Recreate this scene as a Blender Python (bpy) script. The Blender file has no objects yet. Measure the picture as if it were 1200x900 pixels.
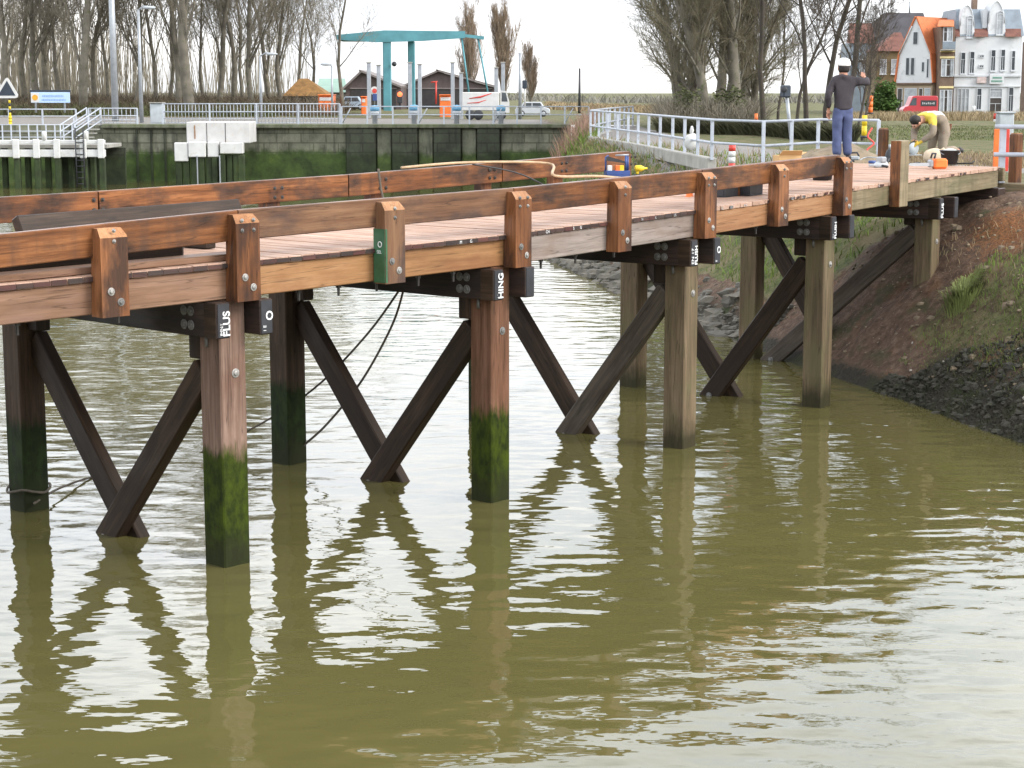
import bpy, bmesh, math, random
import numpy as np
from mathutils import Vector, Matrix, noise as mnoise
R = math.radians
random.seed(7)
S = bpy.context.scene
col = S.collection
V = Vector

# ------------------------------------------------------------------ camera
F, HZ, EYE = 2150.0, 108.0, 3.9            # focal length and horizon row in a 1200x900 frame, eye height over the water
PITCH = math.atan((450 - HZ) / F)
cam = bpy.data.objects.new('camera', bpy.data.cameras.new('camera'))
col.objects.link(cam)
cam.location = (0, 0, EYE)
cam.rotation_euler = (R(90) - PITCH, 0, 0)
cam.data.sensor_width = 36; cam.data.lens = 36 * F / 1200
cam.data.clip_start = 0.1; cam.data.clip_end = 6000
S.camera = cam
CT, ST = math.cos(PITCH), math.sin(PITCH)
def at(px, py, Y):
    u, v = (px - 600) / F, (py - 450) / F
    k = Y / (CT - v * ST)
    return V((u * k, Y, EYE - (ST + v * CT) * k))
def gz(px, py, z=0.0):
    u, v = (px - 600) / F, (py - 450) / F
    k = (EYE - z) / (ST + v * CT)
    return V((u * k, (CT - v * ST) * k, z))
def zat(py, Y): return at(600, py, Y).z
def xat(px, Y): return at(px, 108, Y).x

# ------------------------------------------------------------------ tagging
def tag(o, label=None, cat=None, group=None, kind=None):
    if label: o['label'] = label
    if cat: o['category'] = cat
    if group: o['group'] = group
    if kind: o['kind'] = kind
    return o
def thing(name, label, cat, loc=(0, 0, 0), rz=0.0, group=None):
    o = bpy.data.objects.new(name, None); col.objects.link(o)
    o.empty_display_size = 0.2
    o.location = loc; o.rotation_euler = (0, 0, rz)
    return tag(o, label, cat, group)
def dup(o, parent=None):
    c = o.copy(); col.objects.link(c)
    if parent: c.parent = parent
    for ch in list(o.children): dup(ch, c)
    return c

# ------------------------------------------------------------------ mesh builder
class MB:
    def __init__(s): s.v = []; s.f = []; s.m = []; s.g = []; s.t = []; s.sm = []
    def add(s, vs, fs, m=0, g=None, tint=None, smooth=False):
        b = len(s.v); t = random.random() if tint is None else tint
        s.v += [tuple(p) for p in vs]
        s.g += [tuple(p) for p in (g if g is not None else vs)]
        s.t += [t] * len(vs)
        for f in fs: s.f.append([b + i for i in f]); s.m.append(m); s.sm.append(smooth)
    def block(s, c, ax, ay, az, lx, ly, lz, ch=0.008, m=0, tint=None):
        """box with chamfered edges; ax is the grain direction"""
        c = V(c); ch = min(ch, lx * .4, ly * .4, lz * .4)
        h = (lx / 2, ly / 2, lz / 2); vs = []; gs = []; idx = {}
        off = V((random.uniform(0, 50), random.uniform(0, 50), random.uniform(0, 50)))
        for sx in (-1, 1):
            for sy in (-1, 1):
                for sz in (-1, 1):
                    for a in range(3):
                        q = [sx * h[0], sy * h[1], sz * h[2]]
                        for b in range(3):
                            if b != a: q[b] -= (sx, sy, sz)[b] * ch
                        idx[(sx, sy, sz, a)] = len(vs)
                        vs.append(c + ax * q[0] + ay * q[1] + az * q[2]); gs.append(V(q) + off)
        fs = []
        for a in range(3):
            b, d = [(1, 2), (0, 2), (0, 1)][a]
            for sg in (-1, 1):
                f = []
                for p, q in ((-1, -1), (1, -1), (1, 1), (-1, 1)):
                    k = [0, 0, 0]; k[a] = sg; k[b] = p; k[d] = q; f.append(idx[(k[0], k[1], k[2], a)])
                fs.append(f)
        for a in range(3):                       # edges along axis a
            b, d = [(1, 2), (0, 2), (0, 1)][a]
            for p in (-1, 1):
                for q in (-1, 1):
                    k0 = [0, 0, 0]; k0[a] = -1; k0[b] = p; k0[d] = q; k1 = list(k0); k1[a] = 1
                    fs.append([idx[(*k0, b)], idx[(*k1, b)], idx[(*k1, d)], idx[(*k0, d)]])
        for sx in (-1, 1):
            for sy in (-1, 1):
                for sz in (-1, 1):
                    fs.append([idx[(sx, sy, sz, 0)], idx[(sx, sy, sz, 1)], idx[(sx, sy, sz, 2)]])
        s.add(vs, fs, m, gs, tint)
    def box(s, x0, x1, y0, y1, z0, z1, ch=0.004, m=0, tint=None):
        s.block(((x0 + x1) / 2, (y0 + y1) / 2, (z0 + z1) / 2), V((1, 0, 0)), V((0, 1, 0)), V((0, 0, 1)), abs(x1 - x0), abs(y1 - y0), abs(z1 - z0), ch, m, tint)
    def beam(s, p0, p1, w, h, ch=0.01, m=0, side=None, tint=None):
        p0, p1 = V(p0), V(p1); ax = (p1 - p0); L = ax.length; ax.normalize()
        ay = V(side) if side is not None else V((0, 0, 1)).cross(ax)
        if ay.length < 1e-4: ay = V((1, 0, 0))
        ay = (ay - ax * ay.dot(ax)).normalized(); az = ax.cross(ay)
        s.block((p0 + p1) / 2, ax, ay, az, L, w, h, ch, m, tint)
    def tube(s, pts, r, n=6, m=0, cap=True, smooth=True):
        pts = [V(p) for p in pts]; k = len(pts)
        rs = r if isinstance(r, (list, tuple)) else [r] * k
        vs = []; fs = []; gs = []; up = None; acc = 0
        off = V((random.uniform(0, 50), random.uniform(0, 50), random.uniform(0, 50)))
        for i, p in enumerate(pts):
            d = (pts[min(i + 1, k - 1)] - pts[max(i - 1, 0)]).normalized()
            if up is None: up = V((0, 0, 1)) if abs(d.z) < .9 else V((1, 0, 0))
            a = d.cross(up)
            if a.length < 1e-5: a = d.cross(V((0, 1, 0)))
            a.normalize(); b = a.cross(d); up = b
            if i: acc += (p - pts[i - 1]).length
            for j in range(n):
                an = 2 * math.pi * j / n; o = a * math.cos(an) * rs[i] + b * math.sin(an) * rs[i]
                vs.append(p + o); gs.append(V((acc, math.cos(an) * rs[i], math.sin(an) * rs[i])) + off)
        for i in range(k - 1):
            for j in range(n):
                fs.append([i * n + j, i * n + (j + 1) % n, (i + 1) * n + (j + 1) % n, (i + 1) * n + j])
        if cap: fs.append(list(range(n))[::-1]); fs.append([(k - 1) * n + j for j in range(n)])
        s.add(vs, fs, m, gs, None, smooth)
    def lathe(s, prof, c=(0, 0, 0), n=20, m=0, axis=None, smooth=True):
        c = V(c); az = V(axis).normalized() if axis is not None else V((0, 0, 1))
        ax = az.orthogonal().normalized(); ay = az.cross(ax); vs = []; fs = []
        for r, z in prof:
            for j in range(n):
                an = 2 * math.pi * j / n
                vs.append(c + ax * math.cos(an) * r + ay * math.sin(an) * r + az * z)
        k = len(prof)
        for i in range(k - 1):
            for j in range(n): fs.append([i * n + j, i * n + (j + 1) % n, (i + 1) * n + (j + 1) % n, (i + 1) * n + j])
        if prof[0][0] > 1e-4: fs.append(list(range(n))[::-1])
        if prof[-1][0] > 1e-4: fs.append([(k - 1) * n + j for j in range(n)])
        s.add(vs, fs, m, None, None, smooth)
    def prism(s, poly, ex, m=0, tint=None):
        """closed 3D polygon extruded by vector ex"""
        poly = [V(p) for p in poly]; n = len(poly); ex = V(ex)
        vs = poly + [p + ex for p in poly]
        fs = [list(range(n))[::-1], [n + i for i in range(n)]] + [[i, (i + 1) % n, n + (i + 1) % n, n + i] for i in range(n)]
        s.add(vs, fs, m, None, tint)
    def ball(s, c, rx, ry, rz, m=0, n=10, k=6, jit=0.0, smooth=True):
        c = V(c); vs = [c + V((0, 0, -rz))]; fs = []
        for i in range(1, k):
            th = math.pi * i / k
            for j in range(n):
                an = 2 * math.pi * j / n; q = 1 + random.uniform(-jit, jit)
                vs.append(c + V((math.sin(th) * math.cos(an) * rx, math.sin(th) * math.sin(an) * ry, -math.cos(th) * rz)) * q)
        vs.append(c + V((0, 0, rz))); top = len(vs) - 1
        for j in range(n): fs.append([0, 1 + (j + 1) % n, 1 + j]); fs.append([top, 1 + (k - 2) * n + j, 1 + (k - 2) * n + (j + 1) % n])
        for i in range(k - 2):
            for j in range(n): fs.append([1 + i * n + j, 1 + i * n + (j + 1) % n, 1 + (i + 1) * n + (j + 1) % n, 1 + (i + 1) * n + j])
        s.add(vs, fs, m, None, None, smooth)
    def build(s, name, mats, parent=None, local=False, recalc=True, origin=None):
        me = bpy.data.meshes.new(name)
        off = V((0, 0, 0))
        if not local:
            if parent is not None:
                p = parent; off = V(p.location)
                while p.parent is not None: p = p.parent; off += V(p.location)
            elif origin is not None: off = V(origin)
        vs = [tuple(V(p) - off) for p in s.v]
        me.from_pydata(vs, [], s.f)
        mats = mats if isinstance(mats, (list, tuple)) else [mats]
        for m in mats: me.materials.append(m)
        me.polygons.foreach_set('material_index', s.m)
        me.polygons.foreach_set('use_smooth', s.sm)
        ga = me.attributes.new('grain', 'FLOAT_VECTOR', 'POINT'); ga.data.foreach_set('vector', np.array(s.g, dtype=np.float32).ravel())
        ta = me.attributes.new('tint', 'FLOAT', 'POINT'); ta.data.foreach_set('value', np.array(s.t, dtype=np.float32))
        if recalc:
            bm = bmesh.new(); bm.from_mesh(me); bmesh.ops.recalc_face_normals(bm, faces=bm.faces); bm.to_mesh(me); bm.free()
        me.update()
        o = bpy.data.objects.new(name, me); col.objects.link(o)
        if parent is not None: o.parent = parent
        elif origin is not None: o.location = origin
        return o

# ------------------------------------------------------------------ materials
def nt(name):
    m = bpy.data.materials.new(name); m.use_nodes = True; n = m.node_tree
    return m, n, n.nodes['Principled BSDF']
def node(n, typ, **kw):
    x = n.nodes.new(typ)
    for k, v in kw.items():
        if k in x.inputs: x.inputs[k].default_value = v
        else: setattr(x, k, v)
    return x
def ramp(n, fac, stops):
    r = n.nodes.new('ShaderNodeValToRGB'); e = r.color_ramp.elements
    while len(e) < len(stops): e.new(0.5)
    for i, (p, c) in enumerate(stops):
        e[i].position = p; e[i].color = (*c, 1) if len(c) == 3 else c
    n.links.new(fac, r.inputs[0]); return r.outputs[0]
def mix(n, a, b, fac, mode='MIX'):
    x = n.nodes.new('ShaderNodeMix'); x.data_type = 'RGBA'; x.blend_type = mode
    for sock, val in ((x.inputs[0], fac), (x.inputs[6], a), (x.inputs[7], b)):
        if hasattr(val, 'default_value'): n.links.new(val, sock)
        elif isinstance(val, (int, float)): sock.default_value = val
        else: sock.default_value = (*val, 1)
    return x.outputs[2]
def mth(n, op, a, b=0.0):
    x = n.nodes.new('ShaderNodeMath'); x.operation = op
    for i, val in enumerate((a, b)):
        if hasattr(val, 'default_value'): n.links.new(val, x.inputs[i])
        else: x.inputs[i].default_value = val
    return x.outputs[0]
def noise_tex(n, vec, scale, detail=4, rough=.55, sc3=None):
    if sc3 is not None:
        mp = n.nodes.new('ShaderNodeMapping'); mp.inputs['Scale'].default_value = sc3; n.links.new(vec, mp.inputs[0]); vec = mp.outputs[0]
    t = node(n, 'ShaderNodeTexNoise', Scale=scale, Detail=detail, Roughness=rough); n.links.new(vec, t.inputs['Vector']); return t.outputs['Fac']
def bump(n, b, h, strength=.3, dist=.01):
    x = node(n, 'ShaderNodeBump', Strength=strength, Distance=dist); n.links.new(h, x.inputs['Height']); n.links.new(x.outputs[0], b.inputs['Normal'])
def world_pos(n): return n.nodes.new('ShaderNodeNewGeometry').outputs['Position']
def attr(n, name, out='Vector'):
    a = n.nodes.new('ShaderNodeAttribute'); a.attribute_name = name; return a.outputs[out]
def obj_pos(n): return n.nodes.new('ShaderNodeTexCoord').outputs['Object']

def plain(name, c, rough=.6, var=.25, scale=3.0, metal=0.0, spots=None, bmp=.1):
    m, n, b = nt(name); p = obj_pos(n)
    f = noise_tex(n, p, scale, 5)
    d = tuple(x * (1 - var) for x in c); l = tuple(min(1, x * (1 + var)) for x in c)
    cc = ramp(n, f, [(.3, d), (.7, l)])
    if spots:
        f2 = noise_tex(n, p, scale * 2.3, 6, .65); k = ramp(n, f2, [(.56, (0, 0, 0)), (.68, (1, 1, 1))]); cc = mix(n, cc, spots, k)
    n.links.new(cc, b.inputs['Base Color']); b.inputs['Roughness'].default_value = rough; b.inputs['Metallic'].default_value = metal
    if bmp: bump(n, b, noise_tex(n, p, scale * 6, 4), bmp, .01)
    return m

def wood(name, dark, mid, light, rough=.5, blot=(.09, .045, .025), blotamt=.5, algae=None, tintv=.35, bmp=.35, streak=None, knots=True):
    m, n, b = nt(name); g = attr(n, 'grain')
    f1 = noise_tex(n, g, 1.0, 8, .68, (1.4, 22, 22))
    f0 = noise_tex(n, g, 1.0, 3, .5, (.5, 2.2, 2.2))
    f = mth(n, 'ADD', mth(n, 'MULTIPLY', f1, .62), mth(n, 'MULTIPLY', f0, .38))
    c = ramp(n, f, [(.34, dark), (.5, mid), (.64, light)])
    t = attr(n, 'tint', 'Fac')
    sc = mth(n, 'ADD', mth(n, 'MULTIPLY', t, tintv), 1 - tintv * .55)
    vv = n.nodes.new('ShaderNodeCombineColor'); [n.links.new(sc, vv.inputs[i]) for i in range(3)]
    c = mix(n, c, vv.outputs[0], 1.0, 'MULTIPLY')
    f2 = noise_tex(n, g, 1.0, 5, .6, (1.3, 3.2, 3.2))
    k = ramp(n, f2, [(.47, (0, 0, 0)), (.62, (blotamt,) * 3)])
    c = mix(n, c, blot, k)
    f4 = noise_tex(n, g, 1.0, 3, .5, (.45, 13, 13)); ck = ramp(n, f4, [(.484, (0, 0, 0)), (.4955, (.62,) * 3), (.507, (0, 0, 0))]); c = mix(n, c, tuple(x * .22 for x in dark), ck)
    if streak:
        f3 = noise_tex(n, g, 1.0, 4, .5, (7, .7, .7)); k3 = ramp(n, f3, [(.5, (0, 0, 0)), (.7, (.55,) * 3)]); c = mix(n, c, streak, k3)
    if algae:
        p = world_pos(n); sx = n.nodes.new('ShaderNodeSeparateXYZ'); n.links.new(p, sx.inputs[0])
        ns = noise_tex(n, p, 22.0, 5, .65, (1, 1, .16)); nl = noise_tex(n, p, 3.2, 3)
        h = mth(n, 'ADD', sx.outputs[2], mth(n, 'ADD', mth(n, 'MULTIPLY', ns, .36), mth(n, 'MULTIPLY', nl, .3)))
        kk = ramp(n, mth(n, 'MULTIPLY', h, .25), [((algae[0] + .24) * .25, (1, 1, 1)), ((algae[0] + .36) * .25, (0, 0, 0))])
        gcol = ramp(n, noise_tex(n, p, 11.0, 6, .7, (1, 1, .6)), [(.36, algae[1]), (.66, algae[2])])
        c = mix(n, c, gcol, kk)
        k4 = ramp(n, mth(n, 'MULTIPLY', h, .25), [((.25) * .25 + .05, (.8, .8, .8)), ((.45) * .25 + .06, (0, 0, 0))])
        c = mix(n, c, (.018, .02, .008), k4)
    b.inputs['Specular IOR Level'].default_value = .16 if algae else .26
    n.links.new(c, b.inputs['Base Color'])
    rr = ramp(n, f2, [(.35, (rough - .1,) * 3), (.7, (rough + .15,) * 3)]); n.links.new(rr, b.inputs['Roughness'])
    bump(n, b, f, bmp, .012)
    return m

M = {}
M['rail'] = wood('rail_timber', (.062, .026, .013), (.17, .066, .025), (.31, .13, .05), .38, (.026, .017, .013), .9, streak=(.075, .04, .027))
M['post'] = wood('post_timber', (.065, .028, .014), (.17, .068, .028), (.28, .12, .052), .38, (.03, .018, .014), .85)
M['post_top'] = wood('cut_timber', (.22, .10, .045), (.32, .155, .07), (.42, .225, .11), .6, (.36, .15, .06), .4)
M['rail_grey'] = wood('weathered_rail_timber', (.075, .036, .02), (.145, .072, .038), (.22, .12, .065), .48, (.04, .03, .03), .7)
M['beam_pink'] = wood('pinkish_timber', (.145, .078, .045), (.235, .132, .08), (.32, .195, .13), .55, (.22, .13, .10), .5)
M['beam_tan'] = wood('tan_timber', (.20, .095, .04), (.31, .16, .068), (.40, .225, .11), .5, (.19, .075, .03), .55)
M['beam_grey'] = wood('grey_timber', (.13, .10, .085), (.22, .18, .155), (.30, .25, .22), .6, (.17, .11, .08), .5)
M['beam_orange'] = wood('orange_timber', (.22, .10, .045), (.33, .17, .08), (.41, .24, .13), .55, (.24, .11, .05), .5)
M['beam_moss'] = wood('mossy_timber', (.115, .085, .045), (.20, .155, .09), (.28, .225, .14), .65, (.10, .10, .05), .6, streak=(.085, .075, .04))
M['deck'] = wood('deck_plank', (.33, .205, .145), (.43, .28, .205), (.52, .355, .27), .65, (.33, .20, .14), .5, tintv=.25)
M['deck_end'] = wood('tarred_plank_end', (.03, .022, .02), (.05, .036, .032), (.10, .05, .04), .6, (.12, .035, .03), .5)
GR1 = ((.012, .019, .002), (.046, .066, .004))
M['pile_green'] = wood('algae_pile', (.10, .062, .045), (.18, .115, .086), (.27, .18, .14), .6, (.12, .06, .04), .5, algae=(1.0,) + GR1, tintv=.4)
M['pile_red'] = wood('reddish_algae_pile', (.075, .038, .022), (.15, .072, .042), (.23, .12, .078), .6, (.09, .055, .03), .6, algae=(.95, (.012, .019, .002), (.046, .066, .004)), tintv=.35)
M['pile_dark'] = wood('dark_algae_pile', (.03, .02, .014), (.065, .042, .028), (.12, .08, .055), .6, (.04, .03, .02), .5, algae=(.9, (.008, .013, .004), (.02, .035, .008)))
M['pile_plain'] = wood('weathered_pile', (.075, .06, .036), (.145, .105, .064), (.23, .165, .105), .65, (.13, .12, .06), .6, algae=(-.05, (.02, .02, .01), (.04, .035, .015)), tintv=.3)
M['brace'] = wood('dark_brace_timber', (.013, .008, .005), (.032, .019, .011), (.068, .040, .024), .55, (.03, .02, .015), .6, tintv=.5)
M['brace_grey'] = wood('grey_brace_timber', (.035, .028, .022), (.075, .06, .045), (.125, .10, .075), .6, (.05, .035, .025), .6, tintv=.3)
M['cap'] = wood('near_black_cap_timber', (.018, .014, .013), (.04, .026, .021), (.075, .042, .03), .5, (.02, .017, .016), .6)  # near-black timber colour of the caps and stringers
M['black'] = plain('black_end_paint', (.022, .023, .027), .6, .3, 8)
M['white_letter'] = plain('white_stencil_paint', (.72, .73, .72), .6, .15, 30, bmp=0)
M['white_worn'] = plain('worn_white_paint', (.36, .37, .37), .7, .4, 60, bmp=0)
M['green_paint'] = plain('green_marker_paint', (.03, .105, .048), .5, .2, 12)
M['bolt'] = plain('galvanised_bolt', (.34, .33, .31), .5, .3, 30, .6, (.16, .09, .05))
M['bolt_dark'] = plain('dark_iron_bolt', (.06, .055, .05), .5, .3, 30, .5)
M['washer_dark'] = plain('weathered_washer', (.17, .165, .155), .55, .3, 30, .3)

# ------------------------------------------------------------------ lettering
def lettering(txt, size, p, ax, ay, mat, parent, depth=.003, name='lettering', align='LEFT', bold=0.0):
    """writes txt from point p, ax = writing direction, ay = up of the letters"""
    cu = bpy.data.curves.new(name, 'FONT'); cu.body = txt; cu.size = size; cu.extrude = depth; cu.align_x = align; cu.offset = bold
    t = bpy.data.objects.new(name, cu); col.objects.link(t)
    dg = bpy.context.evaluated_depsgraph_get(); me = bpy.data.meshes.new_from_object(t.evaluated_get(dg))
    bpy.data.objects.remove(t); me.name = name
    me.materials.clear(); me.materials.append(mat)
    o = bpy.data.objects.new(name, me); col.objects.link(o)
    az = ax.cross(ay).normalized()
    off = V((0, 0, 0)); q = parent
    while q is not None: off += V(q.location); q = q.parent
    mw = Matrix((ax, ay, az)).transposed().to_4x4(); mw.translation = V(p) - off
    me.transform(mw); o.parent = parent
    return o

# ------------------------------------------------------------------ terrain
WLP = [(9.8, -40), (9.0, 0), (7.6, 10), (6.6, 16)] + [tuple(gz(px, py)[:2]) for px, py in ((1200, 520), (1130, 496), (1060, 469), (1000, 450), (935, 428), (850, 394), (729, 343), (638, 301))] + [(.65, 52), (.9, 65), (2.0, 82.2)]
WLP.sort(key=lambda p: p[1])
_wy = np.array([p[1] for p in WLP]); _wx = np.array([p[0] for p in WLP])
def xw(y): return float(np.interp(y, _wy, _wx))
WALLY = 82.0
def G(x, y):
    z = 2.45
    if y > 84: z += .06
    r = min(1, max(0, (x + 2) / 16)) * min(1, max(0, (y - 88) / 60)); z -= .62 * r
    if x < -4: z += .55 * math.exp(-((y - 112) / 12) ** 2) * min(1, (-4 - x) / 8)
    z += .05 * mnoise.noise(V((x * .22, y * .22, 3)))
    return z
def TT(y): return float(np.interp(y, [0, 20, 27, 31, 43, 51, 59, 82], [3.4, 3.4, 3.3, 4.2, 5.0, 3.5, 1.9, 2.0]))
def GR(x, y):
    u = x - xw(y); T = TT(y)
    if u < 0: return max(-1.6, u * .75)
    q = u / T
    s = float(np.interp(q, [0, .12, .3, .5, .75, 1, 1.25], [0, .15, .40, .66, .87, .98, 1.0]))
    z = G(x, y) * s
    a = min(1, u * 2.0) * max(.12, 1 - max(0, q - .9) * 2) if q < 1.5 else .12
    z += a * (.13 * mnoise.noise(V((x * .9, y * .9, 0))) + .09 * mnoise.noise(V((x * 2.7, y * 2.7, 5))) + .03 * mnoise.noise(V((x * 7, y * 7, 9))))
    return z

def ground_material():
    m, n, b = nt('bank_and_field'); p = world_pos(n)
    n1 = noise_tex(n, p, 1.6, 6, .6); n2 = noise_tex(n, p, 9, 5, .6); n3 = noise_tex(n, p, .35, 3); n4 = noise_tex(n, p, 30, 4, .65)
    grass = ramp(n, n2, [(.3, (.036, .05, .015)), (.5, (.078, .095, .028)), (.72, (.145, .145, .06))])
    grass = mix(n, grass, (.17, .135, .075), ramp(n, n1, [(.42, (0, 0, 0)), (.62, (.9,) * 3)]))
    earth = ramp(n, n2, [(.28, (.055, .035, .025)), (.5, (.118, .074, .05)), (.72, (.19, .13, .092))])
    earth = mix(n, earth, (.19, .085, .032), ramp(n, n1, [(.52, (0, 0, 0)), (.66, (.35,) * 3)]))
    earth = mix(n, earth, (.05, .055, .022), ramp(n, noise_tex(n, p, 1.1, 5, .6, (1, 1.3, 2)), [(.54, (0, 0, 0)), (.64, (.7,) * 3)]))
    earth = mix(n, earth, (.30, .25, .2), ramp(n, n4, [(.62, (0, 0, 0)), (.7, (.7,) * 3)]))
    mud = ramp(n, n4, [(.3, (.016, .014, .010)), (.7, (.055, .046, .032))])
    mud = mix(n, mud, (.03, .042, .012), ramp(n, n1, [(.45, (0, 0, 0)), (.6, (.7,) * 3)]))
    pav = ramp(n, n4, [(.3, (.16, .15, .135)), (.7, (.30, .28, .26))])
    rust = ramp(n, n4, [(.35, (.10, .045, .02)), (.65, (.27, .115, .045))])
    def soft(name): 
        return ramp(n, mth(n, 'ADD', attr(n, name, 'Fac'), mth(n, 'MULTIPLY', mth(n, 'SUBTRACT', n2, .5), .9)), [(.38, (0, 0, 0)), (.62, (1, 1, 1))])
    c = mix(n, earth, grass, soft('grassy')); c = mix(n, c, rust, soft('rusty')); c = mix(n, c, mud, soft('muddy')); c = mix(n, c, pav, soft('paved'))
    n.links.new(c, b.inputs['Base Color']); b.inputs['Roughness'].default_value = .9; b.inputs['Specular IOR Level'].default_value = .25
    bump(n, b, mth(n, 'ADD', n2, mth(n, 'MULTIPLY', n4, .7)), .8, .05)
    return m
M['ground'] = ground_material()

def grid_mesh(name, xs_of, ys, zf, attrs, mat):
    vs = []; nx = len(xs_of(ys[0])); at_ = {k: [] for k in attrs}
    for y in ys:
        for x in xs_of(y):
            vs.append((x, y, zf(x, y)))
            for k, fn in attrs.items(): at_[k].append(fn(x, y))
    fs = [(j * nx + i, j * nx + i + 1, (j + 1) * nx + i + 1, (j + 1) * nx + i) for j in range(len(ys) - 1) for i in range(nx - 1)]
    me = bpy.data.meshes.new(name); me.from_pydata(vs, [], fs); me.materials.append(mat)
    for k in attrs:
        a = me.attributes.new(k, 'FLOAT', 'POINT'); a.data.foreach_set('value', np.array(at_[k], dtype=np.float32))
    me.polygons.foreach_set('use_smooth', [True] * len(fs))
    o = bpy.data.objects.new(name, me); col.objects.link(o); return o

# the right-hand railing runs along the edge of the path
RAILP = [gz(692, 160, 2.45), gz(712, 163.5, 2.45), gz(736, 167.5, 2.45), gz(760, 171.5, 2.45), gz(788, 177, 2.45), gz(834, 186, 2.45), gz(894, 191, 2.45)]
RAILP = [V((p.x, p.y, 0)) for p in RAILP]
_ry = np.array([p.y for p in RAILP][::-1]); _rx = np.array([p.x for p in RAILP][::-1])
def path_mask(x, y):
    if y < 30 or y > 84: return 0
    xr = float(np.interp(y, _ry, _rx)) if y > _ry[0] else _rx[0] + (_ry[0] - y) * .9
    d = x - xr
    return 1.0 if 0.05 < d < 2.6 else (max(0, 1 - abs(d - (0 if d < 1 else 2.6)) / .5))
def grassy(x, y):
    u = x - xw(y); q = u / TT(y)
    if y < 24.6 and .7 < u < 1.8: return .53
    if y < 27.5 and u < 7: return 0.0 if u < 4.2 else min(1, (u - 4.2) / 3)
    if y < 31: 
        k = min(1, (y - 27.5) / 1.2); return k * (1 if .2 < q else 0)
    if q < .2: return 0
    if 32 < y < 44 and u > 6.5: return .35
    return 1.0
def muddy(x, y):
    u = x - xw(y)
    if y < 23.6: return max(0, 1 - u / 1.25)
    if y > 28: return max(0, 1.05 - u / .8)
    return max(0, 1 - u / .35)
def rusty(x, y):
    u = x - xw(y)
    return .72 * math.exp(-((u - 2.5) / .8) ** 2 - ((y - 24.6) / 2.0) ** 2) + .35 * math.exp(-((x - 8.5) / 1.2) ** 2 - ((y - 27) / 2) ** 2)
us = [-6, -3, -1.5, -.8, -.4, -.2, -.08, 0] + [.1 * i for i in range(1, 46)] + [4.75, 5, 5.5, 6, 6.5, 7, 8, 9, 10, 12, 14, 17, 20, 25, 30, 40, 55, 80, 120, 200, 400, 900]
ys = [-40, -20, -10, 0, 5, 9, 12] + [14 + .2 * i for i in range(0, 120)] + [38 + .5 * i for i in range(0, 88)] + [82.0]
tag(grid_mesh('ground', lambda y: [xw(y) + u for u in us], ys, GR, dict(grassy=grassy, muddy=muddy, rusty=rusty, paved=path_mask), M['ground']), kind='structure')

def far_paved(x, y):
    if x < 1.5 and y < 96: return 1.0
    if 128 < y < 150 and x > 20: return .0
    return 0.0
fx = [-900, -400, -200, -120, -80, -60, -50] + list(range(-45, 80, 3)) + [85, 100, 130, 180, 300, 500, 900]
fy = [82.0, 82.5, 84, 87, 90, 94] + list(range(98, 200, 4)) + [210, 230, 260, 300, 400, 600, 1000, 1800, 3500]
tag(grid_mesh('far_ground', lambda y: fx, fy, G, dict(grassy=lambda x, y: .8 if y > 96 or x > 1.5 else 0, muddy=lambda x, y: 0.0, rusty=lambda x, y: .35 if x < -6 and 100 < y < 130 else 0.0, paved=far_paved), M['ground']), kind='structure')

# ------------------------------------------------------------------ water
def water_material():
    m, n, b = nt('murky_canal_water'); p = world_pos(n)
    c = ramp(n, noise_tex(n, p, .35, 4), [(.3, (.092, .083, .029)), (.7, (.109, .098, .035))])
    n.links.new(c, b.inputs['Base Color']); b.inputs['Roughness'].default_value = .015; b.inputs['IOR'].default_value = 1.42
    a = noise_tex(n, p, 1.0, 1.0, .4, (1.8, 3.0, 1)); d = noise_tex(n, p, 1.0, 2, .5, (4.2, 6.8, 1)); e = noise_tex(n, p, 1.0, 1, .4, (.30, .6, 1))
    h = mth(n, 'ADD', mth(n, 'ADD', a, mth(n, 'MULTIPLY', d, .17)), mth(n, 'MULTIPLY', e, 1.3))
    bump(n, b, h, 1.0, .0175)
    return m
M['water'] = water_material()
w = MB(); w.add([(-500, -60, 0), (40, -60, 0), (40, 81.9, 0), (-500, 81.9, 0)], [[0, 1, 2, 3]])
tag(w.build('water', M['water'], recalc=False), kind='structure')

# ------------------------------------------------------------------ the timber bridge
SP = .27                                                     # pile side
FC = [gz(264, 666), gz(576.5, 590), gz(800.5, 526.7), gz(961.8, 478.4)]
FC = [V((p.x, p.y)) for p in FC]
def unit(a): return V((math.cos(R(a)), math.sin(R(a))))
FP = {i: FC[i] for i in range(4)}
FP[-1] = FC[0] - unit(46.5) * 3.3; FP[-2] = FP[-1] - unit(45.5) * 3.3
FP[4] = FC[3] + unit(54.2) * 3.3; FP[5] = FP[4] + unit(54.2) * 3.3; FP[6] = FP[5] + unit(54.2) * 3.3
def along_seg(i): return (FP[i + 1] - FP[i]).normalized()
def along_at(i):
    if i <= -2: return along_seg(-2)
    if i >= 6: return along_seg(5)
    return (along_seg(i - 1) + along_seg(i)).normalized()
DZT = [-2, -1, 0, 1, 2, 3, 4, 5.3]; DZ = [2.46, 2.50, 2.54, 2.575, 2.64, 2.71, 2.78, 2.855]
def dz(t): return float(np.interp(t, DZT, DZ))
def ppos(t, out=0.0, z=0.0):
    """point at t bents along the bridge, 'out' metres outside the front pile face (towards the camera)"""
    i = int(math.floor(t)); i = max(-2, min(5, i)); k = t - i
    p = FP[i].lerp(FP[i + 1], k); a = along_at(i).lerp(along_at(i + 1), k).normalized()
    o = V((a.y, -a.x)); q = p + o * out
    return V((q.x, q.y, z))
def adir(t):
    a = (ppos(t + .01) - ppos(t - .01)).normalized(); return a
def odir(t):
    a = adir(t); return V((a.y, -a.x, 0))
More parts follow.
